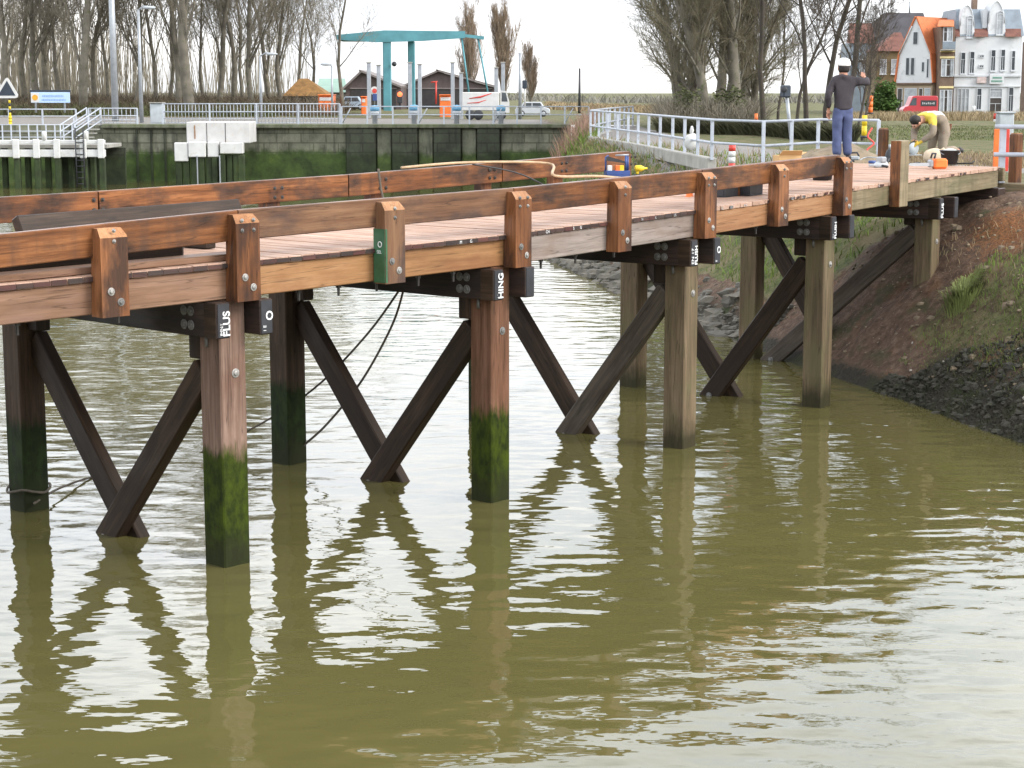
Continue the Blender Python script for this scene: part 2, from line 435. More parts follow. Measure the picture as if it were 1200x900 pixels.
def t_at_px(px, out=0.0):
    lo, hi = -2.0, 5.9
    for _ in range(50):
        mid = (lo + hi) / 2; q = ppos(mid, out)
        # horizontal pixel of a vertical line depends slightly on height; take deck height
        d = q.y * CT + (EYE - dz(mid)) * ST
        if 600 + F * q.x / d < px: lo = mid
        else: hi = mid
    return lo
WB = 2.72; WBP = {-1: 2.95, 0: 2.98, 1: 2.82, 2: 2.76}                                                    # distance between the pile rows
bridge = thing('timber_bridge', 'long brown timber bridge on V-braced piles over the murky canal', 'bridge', ppos(2, -1.3, 0))
UP = V((0, 0, 1))
def bolt_head(p, axis, parent, r=.022, mat='bolt', washer=True, name='bolt'):
    b = MB()
    if washer: b.lathe([(r * 1.5, 0), (r * 1.5, .005), (r * 1.35, .007)], p, 14, 0, axis, False)
    b.lathe([(r * .85, .005), (r * .85, .014), (r * .6, .018), (0.0005, .019)], p, 8, 0, axis, False)
    return b.build(name, M['washer_dark' if (mat == 'bolt' and random.random() < .45) else mat], parent)

# piles, caps and braces of each bent
NEARPILE = {-1: 'pile_green', 0: 'pile_green', 1: 'pile_red', 2: 'pile_plain', 3: 'pile_plain', 4: 'pile_plain'}
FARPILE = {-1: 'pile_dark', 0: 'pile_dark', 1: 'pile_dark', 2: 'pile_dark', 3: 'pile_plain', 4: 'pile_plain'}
for i in range(-1, 5):
    a = adir(i); o = odir(i); cz = dz(i) - .30                # underside of the edge beams
    near = ppos(i, -SP / 2) + a * SP / 2; wb = WBP.get(i, WB); far = near - o * wb
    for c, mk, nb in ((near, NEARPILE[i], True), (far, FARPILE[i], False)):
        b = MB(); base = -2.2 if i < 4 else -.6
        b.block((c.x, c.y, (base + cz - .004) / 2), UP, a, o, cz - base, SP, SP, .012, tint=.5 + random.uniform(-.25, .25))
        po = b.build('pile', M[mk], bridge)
        if nb:
            bolt_head(c + o * (SP / 2) + UP * (cz - .62) + a * .02, o, po, .026)
            st = MB(); st.tube([c - a * (SP / 2 + .012) + UP * (cz - .30) - o * .02, c - a * (SP / 2 + .012) + UP * (cz - .40) - o * .02], .016, 8)
            st.build('bolt', M['washer_dark'], po)
    # two cap beams clasp the piles under the deck
    for sd, ext in ((-1, .145), (1, .19)):
        t_ = .135; cc = near + a * sd * (SP / 2 + t_ / 2 + .002)
        p0 = cc + o * (SP / 2 + ext) + UP * (cz - .155); p1 = cc - o * (wb + SP / 2 + ext) + UP * (cz - .155)
        b = MB(); b.beam(p0, p1, t_, .29, .008)
        cb = b.build('cap_beam', M['cap'], bridge)
        e = MB(); e.block(p0 + o * .002, a, o, UP, t_ - .02, .006, .27, .001); e.build('painted_end', M['black'], cb)
        br = MB(); br.block(p0 - o * (.085) - a * sd * 0 - a * (t_ / 2 + .001), o, a, UP, .15, .006, .285, .001); 
        if sd == -1: br.build('bare_side', M['brace'], cb)
        for u_ in (.25, .34):
            for v_ in (-.055, .06):
                q = p0 - o * (ext + u_ - .06) - a * (t_ / 2) + UP * v_
                if sd == -1: bolt_head(q, -a, cb, .028, 'washer_dark')
        txt = {0: ('FLUS', 'IMN//'), 1: ('HING', ': -'), 2: ('FLUSH', 'EN 17'), 3: ('FLUSH', 'EN'), 4: ('FLUS', 'IN')}.get(i) if sd == -1 else {0: ('O', '1 E'), 2: ('O', 'S')}.get(i)
        if txt:
            # the stencil reads upwards on the end grain
            lettering(txt[0], .098 if len(txt[0]) < 5 else .074, p0 + o * .0075 + a * (.058) + UP * (-.13 if sd == -1 else -.03), UP, -a, M['white_letter'], cb, .001, bold=.002)
            lettering(txt[1], .068 if i == 2 and sd == -1 else .042, p0 + o * .0075 - a * (.012) + UP * (-.12), UP, -a, M['white_letter'] if i in (0, 2) else M['white_worn'], cb, .001)
    # V braces between the piles
    mid = (near + far) / 2
    for k, (src, sg) in enumerate(((near, -1), (far, 1))):
        inn = src + o * sg * (SP / 2 + .01)
        offs = -a * .068 if k == 0 else a * .064
        foot = mid - o * sg * (-.06) * 0 + offs
        zt = cz - .62 if i < 4 else cz - .5
        zb = -.02
        if i == 3: zb = .02
        top = inn + offs + UP * zt; bot = foot + o * sg * .10 + UP * zb
        if i == 4 and k == 0: bot = far + o * .42 + offs + UP * .03
        d = (bot - top).normalized()
        side = a
        b = MB(); b.beam(top - d * .02, bot + d * .16, .125, .245, .012, side=side, tint=random.uniform(.2, .8))
        mk = 'brace_grey' if (i == 2 and k == 0) else ('brace_grey' if i == 4 and k == 0 else 'brace')
        bo = b.build('brace', M[mk], bridge)
        cl = MB(); cl.block(inn + offs * .6 + o * sg * .08 + UP * (zt + .23), UP, a, o, .26, .15, .16, .012); cl.build('cleat', M['brace'], bridge)
        if k == 0: bolt_head(bot + d * .02 - a * .063 - o * .0, -a, bo, .028)

# edge beams (front and back), each span its own timber
T2, T4, T6, T8 = t_at_px(284, .06), t_at_px(606, .06), t_at_px(826, .06), t_at_px(987, .06)
TEND = t_at_px(1170, .03)
PT = .05                                                     # plank thickness
def edge_span(t0, t1, mat, out, parent=bridge, name='edge_beam', th=.16, zt=-PT, h=.25, n=None):
    b = MB(); n = n or max(1, int(round((t1 - t0) * 1.0))); ts = [t0 + (t1 - t0) * k / n for k in range(n + 1)]
    # a bent timber: follows the curve of the bridge in one sheet of quads
    off = V((random.uniform(0, 40), random.uniform(0, 40), 0)); vs = []; gs = []; fs = []; tint = random.uniform(.3, .7); s_ = 0
    ch = .008
    prof = [(0, -h + ch), (0, -ch), (-ch, 0), (-th + ch, 0), (-th, -ch), (-th, -h + ch), (-th + ch, -h), (-ch, -h)]
    for k, t in enumerate(ts):
        if k: s_ += (ppos(t) - ppos(ts[k - 1])).length
        for (po, pz) in prof:
            vs.append(ppos(t, out + po, dz(t) + (zt(t) if callable(zt) else zt) + pz)); gs.append(V((s_, po, pz)) + off)
    m = len(prof)
    for k in range(n):
        for j in range(m): fs.append([k * m + j, k * m + (j + 1) % m, (k + 1) * m + (j + 1) % m, (k + 1) * m + j])
    fs.append(list(range(m))); fs.append([n * m + j for j in range(m)])
    b.add(vs, fs, 0, gs, tint)
    return b.build(name, M[mat], parent)
gap = .0012
eb = []
for t0, t1, mat in ((-1.6, T2, 'beam_pink'), (T2, T4, 'beam_tan'), (T4, T6, 'beam_grey'), (T6, T8, 'beam_orange'), (T8, TEND, 'beam_moss')):
    eb.append(edge_span(t0 + gap, t1 - gap, mat, .03))
for t0, t1 in ((-1.6, .2), (.2, 1.2), (1.2, 2.2), (2.2, 3.2), (3.2, TEND)):
    edge_span(t0 + gap, t1 - gap, 'beam_moss', -WB - SP + .16 - .03 + .03)
for off in (-.95, -1.9):                                       # stringers under the deck
    edge_span(-1.6, TEND, 'cap', off, name='stringer', th=.14, h=.22, n=7)
# bolt ends hanging below the front beam
for t in (-.55, -.28, .28, .42, .56, .72, .86, 1.25, 1.42, 1.62, 2.2, 2.5):
    b = MB(); p = ppos(t, -.06, dz(t) - .30); b.lathe([(.024, 0.003), (.024, -.03), (.013, -.032), (.011, -.10), (.002, -.102)], p, 8, 0, None, False); b.build('bolt_end', M['bolt_dark'], bridge)

# deck planks laid across
b = MB(); L = 3.3; pw = .145; t = -1.58; k = 0; cur = 0
while t < TEND - .01:
    c = ppos(t + pw / L / 2, 0, 0); a = adir(t); o = odir(t)
    zz = dz(t) - PT / 2 + random.uniform(-.002, .003)
    l0 = random.uniform(.035, .052)
    p0 = c + o * l0 + UP * zz; p1 = c - o * (WB + SP + .02) + UP * zz
    b.beam(p0, p1, pw - .003, PT, .004, tint=random.random())
    t += pw / L
deck = b.build('deck', M['deck'], bridge)
# tarred ends of the planks along the front edge
e = MB(); t = -1.58
marks = []
while t < TEND - .01:
    c = ppos(t + pw / L / 2, 0, 0); a = adir(t); o = odir(t)
    if t < T6 + .0 :
        e.block(c + o * .0545 + UP * (dz(t) - PT / 2 - .001), a, o, UP, pw - .003 - .01 * (random.random() < .2), .004, PT - .008 - .008 * random.random(), .001)
    elif random.random() < .3:
        e.block(c + o * .0545 + UP * (dz(t) - PT / 2 - .001), a, o, UP, pw * random.uniform(.3, .8), .004, PT - .022, .001)
    t += pw / L
e.build('plank_ends', M['deck_end'], bridge)
rl = random.Random(3)
for px, s_ in ((539, 'M'), (551, 'G'), (616, '1'), (640, 'CH'), (672, 'S'), (680, 'G'), (752, 'N'), (768, 'IL'), (790, 'US'), (846, 'EL'), (856, 'UST'), (872, 'A N'), (928, 'ELS'), (940, 'T A'), (955, 'N'), (1008, 'L'), (1030, 'ES'), (1075, 'H')):
    t = t_at_px(px, .06); lettering(s_, .042, ppos(t, .0572, dz(t) - .043), adir(t), UP, M['white_letter'] if px < 700 else M['white_worn'], deck, .001)

# posts of the front kerb rail
def post(t, out, mat, z0, z1, w=.245, th=.145, chf=True, tops=True, flip=1):
    """upright plank whose outer top edge is cut at a slant"""
    a = adir(t); o = odir(t) * flip; c = ppos(t, out, 0)
    prof = [(0, z0), (0, z1 - .07), (.008, z1 - .055), (.06, z1), (th, z1), (th, z0)]        # (depth from outer face, height)
    b = MB(); off = V((random.uniform(0, 40),) * 3); vs = []; gs = []
    cw = .018
    for s in (-1, 1):
        for ins in ((0,) if not chf else (0,)):
            for (d_, z_) in prof:
                ww = s * w / 2 * (1 if z_ < z1 - .03 else .86)
                vs.append(c + a * ww + o * (th - d_) + UP * z_); gs.append(V((z_, ww, d_)) + off)
    n = len(prof)
    fs = [list(range(n)), [n + k for k in range(n)]] + [[k, (k + 1) % n, n + (k + 1) % n, n + k] for k in range(n)]
    b.add(vs, fs, 0, gs, random.uniform(.3, .8))
    b.m[2 + 2] = 1; b.m[2 + 3] = 1; b.m[2 + 1] = 1
    return b.build('post', [M[mat], M['post_top']], bridge), c + o * th, a, o
fposts = [(128, 'post'), (284, 'post'), (456, 'rail_grey'), (606, 'post'), (725, 'post'), (826, 'post'), (911.5, 'post'), (987, 'post')]
TP = []
def RT(t): return float(np.interp(t, [-1.6, -.7, -.2, .2, 5], [.33, .355, .40, .425, .425]))
for k, (px, mat) in enumerate(fposts):
    t = t_at_px(px, .10); TP.append(t)
    zb = dz(t) - .315; zt = dz(t) + RT(t) - .03
    po, c, a, o = post(t, .032, mat, zb, zt)
    joint = k % 2 == 1
    for du, dzz in ((-.04, -.03), (.045, -.115)):
        bolt_head(c + a * du + UP * (dz(t) - .12 + dzz + .03), o, po, .021)
    for du in ((-.06, .06) if joint else (0.0,)):
        for dzz in (.34, .26):
            bolt_head(c + a * du + UP * (dz(t) + dzz), o, po, .011, 'bolt')
    if px == 456:
        g = MB(); g.block(ppos(t, .032, 0) - a * (.1225 + .0025) + o * .0725 + UP * (dz(t) - .07), UP, a, o, .47, .004, .138, .001); gp = g.build('paint_patch', M['green_paint'], po)
        g.__init__(); g.block(c - a * .109 + o * .0025 + UP * (dz(t) - .07), UP, o, a, .47, .004, .022, .001); gp2 = g.build('paint_patch', M['green_paint'], po)
        r_ = MB(); cc = c - a * .1275 - o * .06 + UP * (dz(t) + .03)
        pts = [cc + o * math.cos(q) * .022 + UP * math.sin(q) * .024 for q in np.linspace(0, 2 * math.pi, 13)]
        r_.tube(pts, .0045, 6, cap=False); r_.build('painted_ring', M['white_letter'], po)
        lettering('SEL', .04, c - a * .1272 - o * .10 + UP * (dz(t) - .05), o, UP, M['white_letter'], po, .001)
t9 = t_at_px(1053, .10); b = MB(); c = ppos(t9, .032, 0); a = adir(t9); o = odir(t9)
b.block(c + o * .075 + UP * (dz(t9) + .10), UP, a, o, .86, .26, .15, .01); po9 = b.build('post', M['beam_moss'], bridge)
b = MB(); b.block(c + o * .075 - a * .1325 + UP * (dz(t9) + .10), UP, a, o, .85, .006, .14, .001); b.build('post_face', M['rail'], po9)

# rail boards between the posts
for (t0, t1, mat) in ((-1.6, TP[1], 'rail'), (TP[1], TP[3], 'rail_grey'), (TP[3], TP[5], 'rail'), (TP[5], TP[7], 'rail')):
    edge_span(t0 + .002, t1 - .002, mat, .060, name='rail', th=.085, zt=RT, h=.245)
BR0 = -WB - SP
bt = [(-1.6, .28), (.28, 1.32), (1.32, 2.15), (2.15, t_at_px(737, BR0 + .1))]
for k, (t0, t1) in enumerate(bt):
    edge_span(t0 + .003, t1 - .003, 'rail', BR0 + .115, name='rail', th=.085, zt=.425, h=.235)
for px in (-60, 108, 318, 440, 568, 652, 733):
    t = t_at_px(px, BR0); zb = dz(t) - .315; zt = dz(t) + .38
    po, c, a, o = post(t, BR0 + .026, 'post', zb, zt, .22, .1, True, True, -1)
    for du in (-.05, .05):
        for dzz in (.345, .25): bolt_head(ppos(t, BR0 + .116, dz(t) + dzz) + a * du, odir(t), po, .014, 'bolt_dark', True)
# sill and headwall that carry the landward end
se = ppos(TEND, .03, 0); a = adir(TEND); o = odir(TEND)
b = MB(); b.beam(ppos(TEND, .1, dz(TEND) - .46), ppos(TEND, -WB - .4, dz(TEND) - .46), .28, .30); b.build('bank_seat', M['cap'], bridge)
b = MB(); b.beam(ppos(TEND + .06, .05, dz(TEND) - .12), ppos(TEND + .06, -WB - .3, dz(TEND) - .12), .09, .2); b.build('end_board', M['beam_moss'], bridge)

# ------------------------------------------------------------------ lock quay on the far side
M['white_steel'] = plain('white_painted_steel', (.42, .45, .50), .5, .12, 4, bmp=0, spots=(.33, .34, .36))
M['white_paint'] = plain('white_painted_timber', (.56, .56, .545), .6, .1, 2.5, spots=(.50, .48, .43))
M['rusty_white'] = plain('white_sheet_with_rust', (.52, .51, .495), .6, .12, 2.0, spots=(.50, .45, .40))
M['yellow'] = plain('yellow_paint', (.70, .50, .02), .5, .2, 6, bmp=0)
M['orange'] = plain('orange_plastic', (.80, .17, .03), .45, .2, 6, bmp=0)
M['red'] = plain('red_paint', (.55, .05, .035), .45, .2, 6, bmp=0)
M['blue'] = plain('blue_paint', (.035, .07, .22), .45, .2, 6, bmp=0)
M['sign_navy'] = plain('dark_sign_face', (.02, .03, .045), .5, .2, 6, bmp=0)
M['galv'] = plain('galvanised_pole', (.33, .35, .37), .45, .15, 5, .35, bmp=0)
M['grey_box'] = plain('grey_cabinet_paint', (.40, .43, .45), .55, .15, 4, bmp=0)
M['teal'] = plain('teal_bridge_paint', (.085, .26, .30), .5, .18, 1.2, bmp=.05)
M['dark'] = plain('dark_plastic', (.025, .026, .03), .5, .3, 10)
M['glass'] = plain('dark_window_glass', (.06, .07, .08), .15, .3, 2, bmp=0)
M['concrete'] = plain('concrete', (.30, .29, .26), .85, .25, 2.0)
M['fender_green'] = None

def quay_mat(name, hi, lo, top_line, blocks=True):
    m, n, b = nt(name); p = world_pos(n); sx = n.nodes.new('ShaderNodeSeparateXYZ'); n.links.new(p, sx.inputs[0])
    f = noise_tex(n, p, 1.6, 6, .65); f2 = noise_tex(n, p, 1.0, 4, .6, (3.5, 3.5, .5))
    c = ramp(n, f, [(.3, tuple(x * .55 for x in hi)), (.5, hi), (.72, tuple(x * 1.5 for x in hi))])
    c = mix(n, c, tuple(x * .35 for x in hi), ramp(n, f2, [(.52, (0, 0, 0)), (.64, (.75,) * 3)]))
    if blocks:
        br = n.nodes.new('ShaderNodeTexBrick'); cx = n.nodes.new('ShaderNodeCombineXYZ'); n.links.new(sx.outputs[0], cx.inputs[0]); n.links.new(sx.outputs[2], cx.inputs[1]); n.links.new(cx.outputs[0], br.inputs[0])
        br.inputs['Scale'].default_value = 1.0; br.inputs['Brick Width'].default_value = 1.1; br.inputs['Row Height'].default_value = .42; br.inputs['Mortar Size'].default_value = .03
        br.inputs['Color1'].default_value = (1, 1, 1, 1); br.inputs['Color2'].default_value = (.7, .72, .68, 1); br.inputs['Mortar'].default_value = (.35, .36, .3, 1)
        c = mix(n, c, br.outputs[0], .8, 'MULTIPLY')
    h = mth(n, 'ADD', sx.outputs[2], mth(n, 'MULTIPLY', mth(n, 'ADD', f2, f), .55))
    k = ramp(n, mth(n, 'MULTIPLY', h, .2), [((top_line + .45) * .2, (1, 1, 1)), ((top_line + .72) * .2, (0, 0, 0))])
    g = ramp(n, f, [(.35, lo), (.62, tuple(x * 2.6 for x in lo)), (.75, (lo[0] * 5, lo[1] * 4, lo[2] * 3))])
    c = mix(n, c, g, k)
    kt = ramp(n, mth(n, 'MULTIPLY', h, .2), [(.585, (0, 0, 0)), (.625, (.8,) * 3)]); c = mix(n, c, (.075, .095, .03), kt)
    n.links.new(c, b.inputs['Base Color']); b.inputs['Roughness'].default_value = .85
    bump(n, b, f, .5, .04); return m
M['quay'] = quay_mat('algae_stained_quay_stone', (.165, .165, .12), (.020, .034, .006), 1.3)
M['quay_light'] = quay_mat('pale_quay_concrete', (.125, .13, .09), (.028, .042, .010), 1.15, False)
M['quay_dark'] = quay_mat('dark_algae_fender_wall', (.042, .048, .03), (.010, .015, .005), 1.2, True)
M['fender_green'] = quay_mat('slimy_green_fender_timber', (.05, .06, .03), (.012, .019, .005), 1.2, False)
QZ = 2.47
M['shed_dark'] = plain('shed_interior_shade_and_seam', (.030, .027, .027), .8, .3, 2)
wallt = thing('quay_wall', 'long algae stained lock wall with dark and pale panels across the canal', 'quay wall', (-12, WALLY, 0))
b = MB(); b.box(-70, -18.5, WALLY, WALLY + .7, -1.6, QZ - .02, .03); b.box(-18.5, xat(405, WALLY), WALLY, WALLY + .7, -1.6, QZ - .02, .03); b.box(xat(587, WALLY), 2.6, WALLY, WALLY + .7, -1.6, QZ - .02, .03)
b.box(xat(405, WALLY), xat(587, WALLY), WALLY + .25, WALLY + .7, -1.6, QZ - .02, .03); b.build('stone_face', M['quay'], wallt)
for x0, x1 in ((405, 440), (459, 489), (508, 540), (559, 586)):
    b = MB(); b.box(xat(x0, WALLY), xat(x1, WALLY), WALLY - .25, WALLY + .24, -1.6, QZ - .16, .04); b.build('dark_panel', M['quay_dark'], wallt)
for x0, x1 in ((441, 458), (490, 507), (541, 558)):
    b = MB(); b.box(xat(x0, WALLY), xat(x1, WALLY), WALLY - .02, WALLY + .24, -1.6, QZ - .16, .03); b.build('pale_panel', M['quay_light'], wallt)
b = MB(); b.box(xat(118, WALLY), 2.6, WALLY - .3, WALLY + .9, QZ - .14, QZ + .03, .03); b.build('coping', M['quay_light'], wallt)
for px in (159, 176, 192):
    b = MB(); b.box(xat(px, WALLY) - .05, xat(px, WALLY) + .05, WALLY - .12, WALLY - .003, -1.0, QZ - .2, .02); b.build('fender_post', M['quay_dark'], wallt)

def railing(name, pts, H, label, cat='railing', group=None, post_every=1.9, rails=(1.0, .55), r=.028, balus=0, xstrut=False, mat='white_steel', postw=None):
    p0 = V(pts[0]); t = thing(name, label, cat, p0, 0, group)
    tot = 0; segs = []
    for q0, q1 in zip(pts[:-1], pts[1:]): segs.append((V(q0), V(q1)))
    for hh in rails:
        b = MB(); b.tube([V(p) + UP * H * hh for p in pts], r, 6); b.build('rail', M[mat], t)
    posts = MB(); used = []
    pb = []
    for q0, q1 in segs:
        L_ = (q1 - q0).length; k = max(1, round(L_ / post_every))
        for i in range(k + (1 if q1 == V(pts[-1]) else 0)): pb.append(q0.lerp(q1, i / k))
    for p in pb[:60]:
        b = MB(); w_ = postw or r * 1.25
        b.box(p.x - w_, p.x + w_, p.y - w_, p.y + w_, p.z - .02, p.z + H * 1.0, .006); b.build('post', M[mat], t)
    if balus:
        b = MB()
        for q0, q1 in segs:
            L_ = (q1 - q0).length; k = max(1, int(L_ / balus))
            for i in range(k): 
                p = q0.lerp(q1, (i + .5) / k); b.tube([p + UP * .08, p + UP * H * .98], r * .45, 4)
            b.tube([q0 + UP * H * .3, q1 + UP * H * .3], r * .6, 5); b.tube([q0 + UP * .08, q1 + UP * .08], r * .6, 5)
        b.build('grille', M[mat], t)
    if xstrut:
        for q0, q1 in zip(pb[::3], pb[1::3]):
            b = MB(); b.tube([q0 + UP * .05 + V((0, .3, 0)), q0.lerp(q1, .35) + UP * H * .9], r * .9, 5); b.build('strut', M[mat], t)
    return t
yq = WALLY + .35
railing('quay_railing', [(xat(190, yq), yq, QZ), (xat(300, yq), yq, QZ), (xat(398, yq), yq, QZ)], .92, 'white railing with close vertical bars on the quay under the tall bare trees', balus=.15, rails=(1, .62))
railing('quay_railing', [(xat(400, yq), yq, QZ), (xat(550, yq), yq, QZ), (xat(690, yq), yq, QZ)], .80, 'white two bar railing with slanted struts in front of the teal lifting bridge', xstrut=True, post_every=1.05)
railing('quay_railing', [(xat(-30, yq), yq, QZ), (xat(88, yq), yq, QZ)], .68, 'plain white railing on the upper quay behind the triangle sign', post_every=1.55)
railing('quay_railing', [(xat(103, yq), yq, QZ), (xat(160, yq), yq, QZ)], .72, 'short white barred railing beside the grey cabinet at the head of the steps', balus=.18, rails=(1, .55))
# lower landing with white fender beams and stairs
YL = 75.5
ld = thing('fender_jetty', 'white timber fender on green slimy piles beneath the triangle sign', 'jetty', (xat(40, YL), YL, 0))
zt_, zb_ = zat(164, YL), zat(184, YL)
b = MB()
b.box(xat(-40, YL), xat(121, YL), YL + .35, YL + 3.2, zt_ - .35, zt_ - .2, .01); b.build('walkway', M['concrete'], ld)
for za, zz2 in ((zt_ - .17, zt_), (zb_, zb_ + .30)):
    b = MB(); b.box(xat(-40, YL), xat(121, YL), YL - .1, YL + .12, za, zz2, .02); b.build('waling_beam', M['white_paint'], ld)
for px in (-14, 17, 41, 65, 96, 117):
    b = MB(); b.box(xat(px - 4, YL), xat(px + 4, YL), YL - .2, YL + .0 - .102, zb_ - .05, zt_ + .04, .03); b.build('white_block', M['white_paint'], ld)
    b = MB(); b.box(xat(px - 3.4, YL), xat(px + 3.4, YL), YL - .12, YL + .15, -1.5, zb_ - .06, .03); b.build('pile', M['fender_green'], ld)
for px in (-28, 2, 29, 53, 80, 106):
    b = MB(); b.box(xat(px - 3, YL + .8), xat(px + 3, YL + .8), YL + .7, YL + 1.0, -1.5, zt_ - .36, .03); b.build('back_pile', M['fender_green'], ld)
for px in (52, 101):
    b = MB(); c = at(px, 164, YL - .02); b.lathe([(.10, -.02), (.10, .30), (.085, .34), (0.001, .36)], c, 10); b.build('bollard', M['white_paint'], ld)
b = MB(); yb = YL - .24
for s in (-.16, .16): b.tube([(xat(91, yb) + s, yb, zt_ + .5), (xat(91, yb) + s, yb, .05)], .03, 5)
for k in range(9): b.tube([(xat(91, yb) - .16, yb, .2 + k * .24), (xat(91, yb) + .16, yb, .2 + k * .24)], .02, 5)
b.build('ladder', M['dark'], ld)
b = MB(); b.box(-19.5, xat(125, YL), YL + 3.25, YL + 3.4, -1.5, zt_ - .4, .02); b.build('back_wall', M['quay_dark'], ld)
railing('landing_railing', [(xat(-30, 77.5), 77.5, zt_ - .2), (xat(83, 77.5), 77.5, zt_ - .2)], .78, 'low white grid railing along the jetty walkway below the quay', post_every=.36, rails=(1, .66, .34), r=.02)
st = thing('stairs', 'white railed steps leading down from the quay to the jetty', 'stairs', (xat(100, 79), 79, zt_ - .2))
b = MB()
for k in range(5):
    y0 = 81.6 - k * .55; z0 = QZ - (k + 1) * .16; b.box(xat(92, 80), xat(106, 80), y0 - .55, y0, z0 - .05, z0, .005)
b.build('steps', M['concrete'], st)
for px in (90, 107):
    for hh in (.85, .58, .3):
        b = MB(); b.tube([(xat(px, 80), 81.7, QZ + hh - .1), (xat(px, 80) - .5, 78.9, zt_ - .2 + hh - .1)], .03, 6); b.build('handrail', M['white_steel'], st)
    for q in (0, .5, 1):
        p = V((xat(px, 80), 81.7, QZ)).lerp(V((xat(px, 80) - .5, 78.9, zt_ - .2)), q)
        b = MB(); b.tube([p, p + UP * .76], .03, 6); b.build('baluster', M['white_steel'], st)
# white dolphin in front of the wall
YD = 78.6
dp = thing('mooring_dolphin', 'white panelled mooring dolphin on dark green piles in front of the wall', 'dolphin', (xat(248, YD), YD, 0))
b = MB(); b.box(xat(216, YD), xat(291, YD), YD + .25, YD + 2.2, zat(168, YD), zat(143, YD), .03); b.build('back_panel', M['rusty_white'], dp)
for x0, x1, y0, y1, dd in ((203, 219, 167, 189, 0), (219.6, 240, 166, 184, .05), (242, 255, 166, 184, 0), (257, 284, 167, 180, .08)):
    b = MB(); b.box(xat(x0, YD), xat(x1, YD), YD - .15 - dd, YD + .22, zat(y1, YD), zat(y0, YD), .03); b.build('white_block', M['white_paint'], dp)
for px in (207, 216, 225, 234, 243, 250, 259, 267, 275, 281):
    b = MB(); b.box(xat(px - 3.6, YD), xat(px + 3.6, YD), YD - .1 + random.uniform(-.08, .05), YD + .2, -1.5, zat(181, YD), .03); b.build('pile', M['fender_green'], dp)
for px in (240, 262):
    b = MB(); b.box(xat(px - .35, YD), xat(px + .35, YD), YD + .235, YD + .247, zat(167, YD), zat(144, YD), .002); b.build('seam', M['shed_dark'], dp)
b = MB(); b.box(xat(225, YD), xat(226.6, YD), YD + .236, YD + .246, zat(163, YD), zat(147, YD), .002); b.build('rust_streak', plain('rust_stain', (.30, .17, .09), .8, .3, 4, bmp=0), dp)
for px, c_ in ((230, 'white_paint'), (256.5, 'white_paint')):
    b = MB(); b.box(xat(px - .7, YD), xat(px + .7, YD), YD - .26, YD - .17, -1, zat(182, YD), .01); b.build('rubbing_strip', M['galv'], dp)

# signs, lamps and masts
def pole(name, px, py0, py1, Y, r, label, cat='pole', mat='galv', arm=None, group=None, taper=.6):
    base = at(px, py1, Y); base.z = min(base.z, G(base.x, Y)) if Y > WALLY else base.z
    top = zat(py0, Y); t = thing(name, label, cat, base, 0, group)
    b = MB(); b.tube([base, V((base.x, base.y, (base.z + top) / 2)), V((base.x, base.y, top))], [r, r * (1 + taper) / 2, r * taper], 8); b.build('shaft', M[mat], t)
    if arm:
        b = MB(); p = V((base.x, base.y, top)); b.tube([p, p + V((arm * .5, 0, .18)), p + V((arm, 0, .15))], r * .45, 6); b.build('arm', M[mat], t)
        b = MB(); b.ball(p + V((arm, 0, .12)), .32, .12, .08); b.build('lantern', M['grey_box'], t)
    return t
pole('mast', 135, -60, 128, 88, .17, 'tall pale mast standing left of the pale lamp post on the quay', 'mast', taper=.75)
pole('street_lamp', 166, 12, 138, 86, .10, 'slim pale lamp post rising beside the grey cabinet', 'lamp post', arm=.5)
pole('street_lamp', 306, 66, 124, 96, .09, 'thin lamp post among the bare trees left of the thatched hut', 'lamp post', arm=.6)
pole('street_lamp', 389.5, 78, 124, 100, .07, 'small lamp post between the thatched hut and the brown sheds', 'lamp post', arm=-.3)
pole('street_lamp', 609.5, 62, 124, 98, .10, 'pale lamp post in front of the broad poplar', 'lamp post', taper=.7)
pole('mast', 679, 80, 124, 150, .12, 'lone thin mast in the open gap right of the poplars', 'mast', 'dark')
YS = 79.5
sg = thing('warning_sign', 'dark triangular sign with white border on a yellow and black pole', 'sign', at(10, 147, YS))
b = MB(); pts = [at(8 + dx, py, YS) for dx, py in ((-13.5, 111), (-12, 114), (-10, 115), (10, 115), (12.5, 114), (13, 111), (2, 92.5), (0, 91), (-2, 92.5))]
b.prism(pts, (0, .05, 0)); fr = b.build('border', M['white_paint'], sg)
b = MB(); pts = [at(8 + dx, py, YS - .012) for dx, py in ((-10.5, 112), (10, 112), (0, 94.5))]; b.prism(pts, (0, .01, 0)); b.build('face', M['sign_navy'], sg)
for k in range(9):
    b = MB(); z0 = zat(147, YS) + k * .135; b.tube([(xat(10, YS), YS + .09, z0), (xat(10, YS), YS + .09, z0 + .134)], .075 if k < 3 else .05, 8); b.build('pole_band', M['yellow'] if k < 3 or k % 2 else M['dark'], sg)
YB = 83.5
M['faded_letter'] = plain('faded_blue_lettering', (.24, .36, .60), .5, .15, 5, bmp=0)
sg = thing('name_board', 'pale blue name board with an orange emblem on the quay before the trees', 'sign', at(58, 128, YB))
b = MB(); b.box(xat(36, YB), xat(81.5, YB), YB, YB + .06, zat(120.5, YB), zat(108, YB), .01); b.build('board', plain('pale_blue_sign', (.42, .56, .76), .5, .05, 3, bmp=0), sg)
b = MB(); b.box(xat(36, YB), xat(45.5, YB), YB - .012, YB - .002, zat(120, YB), zat(108.6, YB), .002); b.build('emblem_field', M['white_paint'], sg)
b = MB(); b.lathe([(.13, 0), (.13, .012), (.001, .013)], at(41, 114.3, YB - .014), 14, 0, (0, -1, 0), False); b.build('emblem', plain('amber_emblem', (.62, .30, .02), .5, .1, 5, bmp=0), sg)


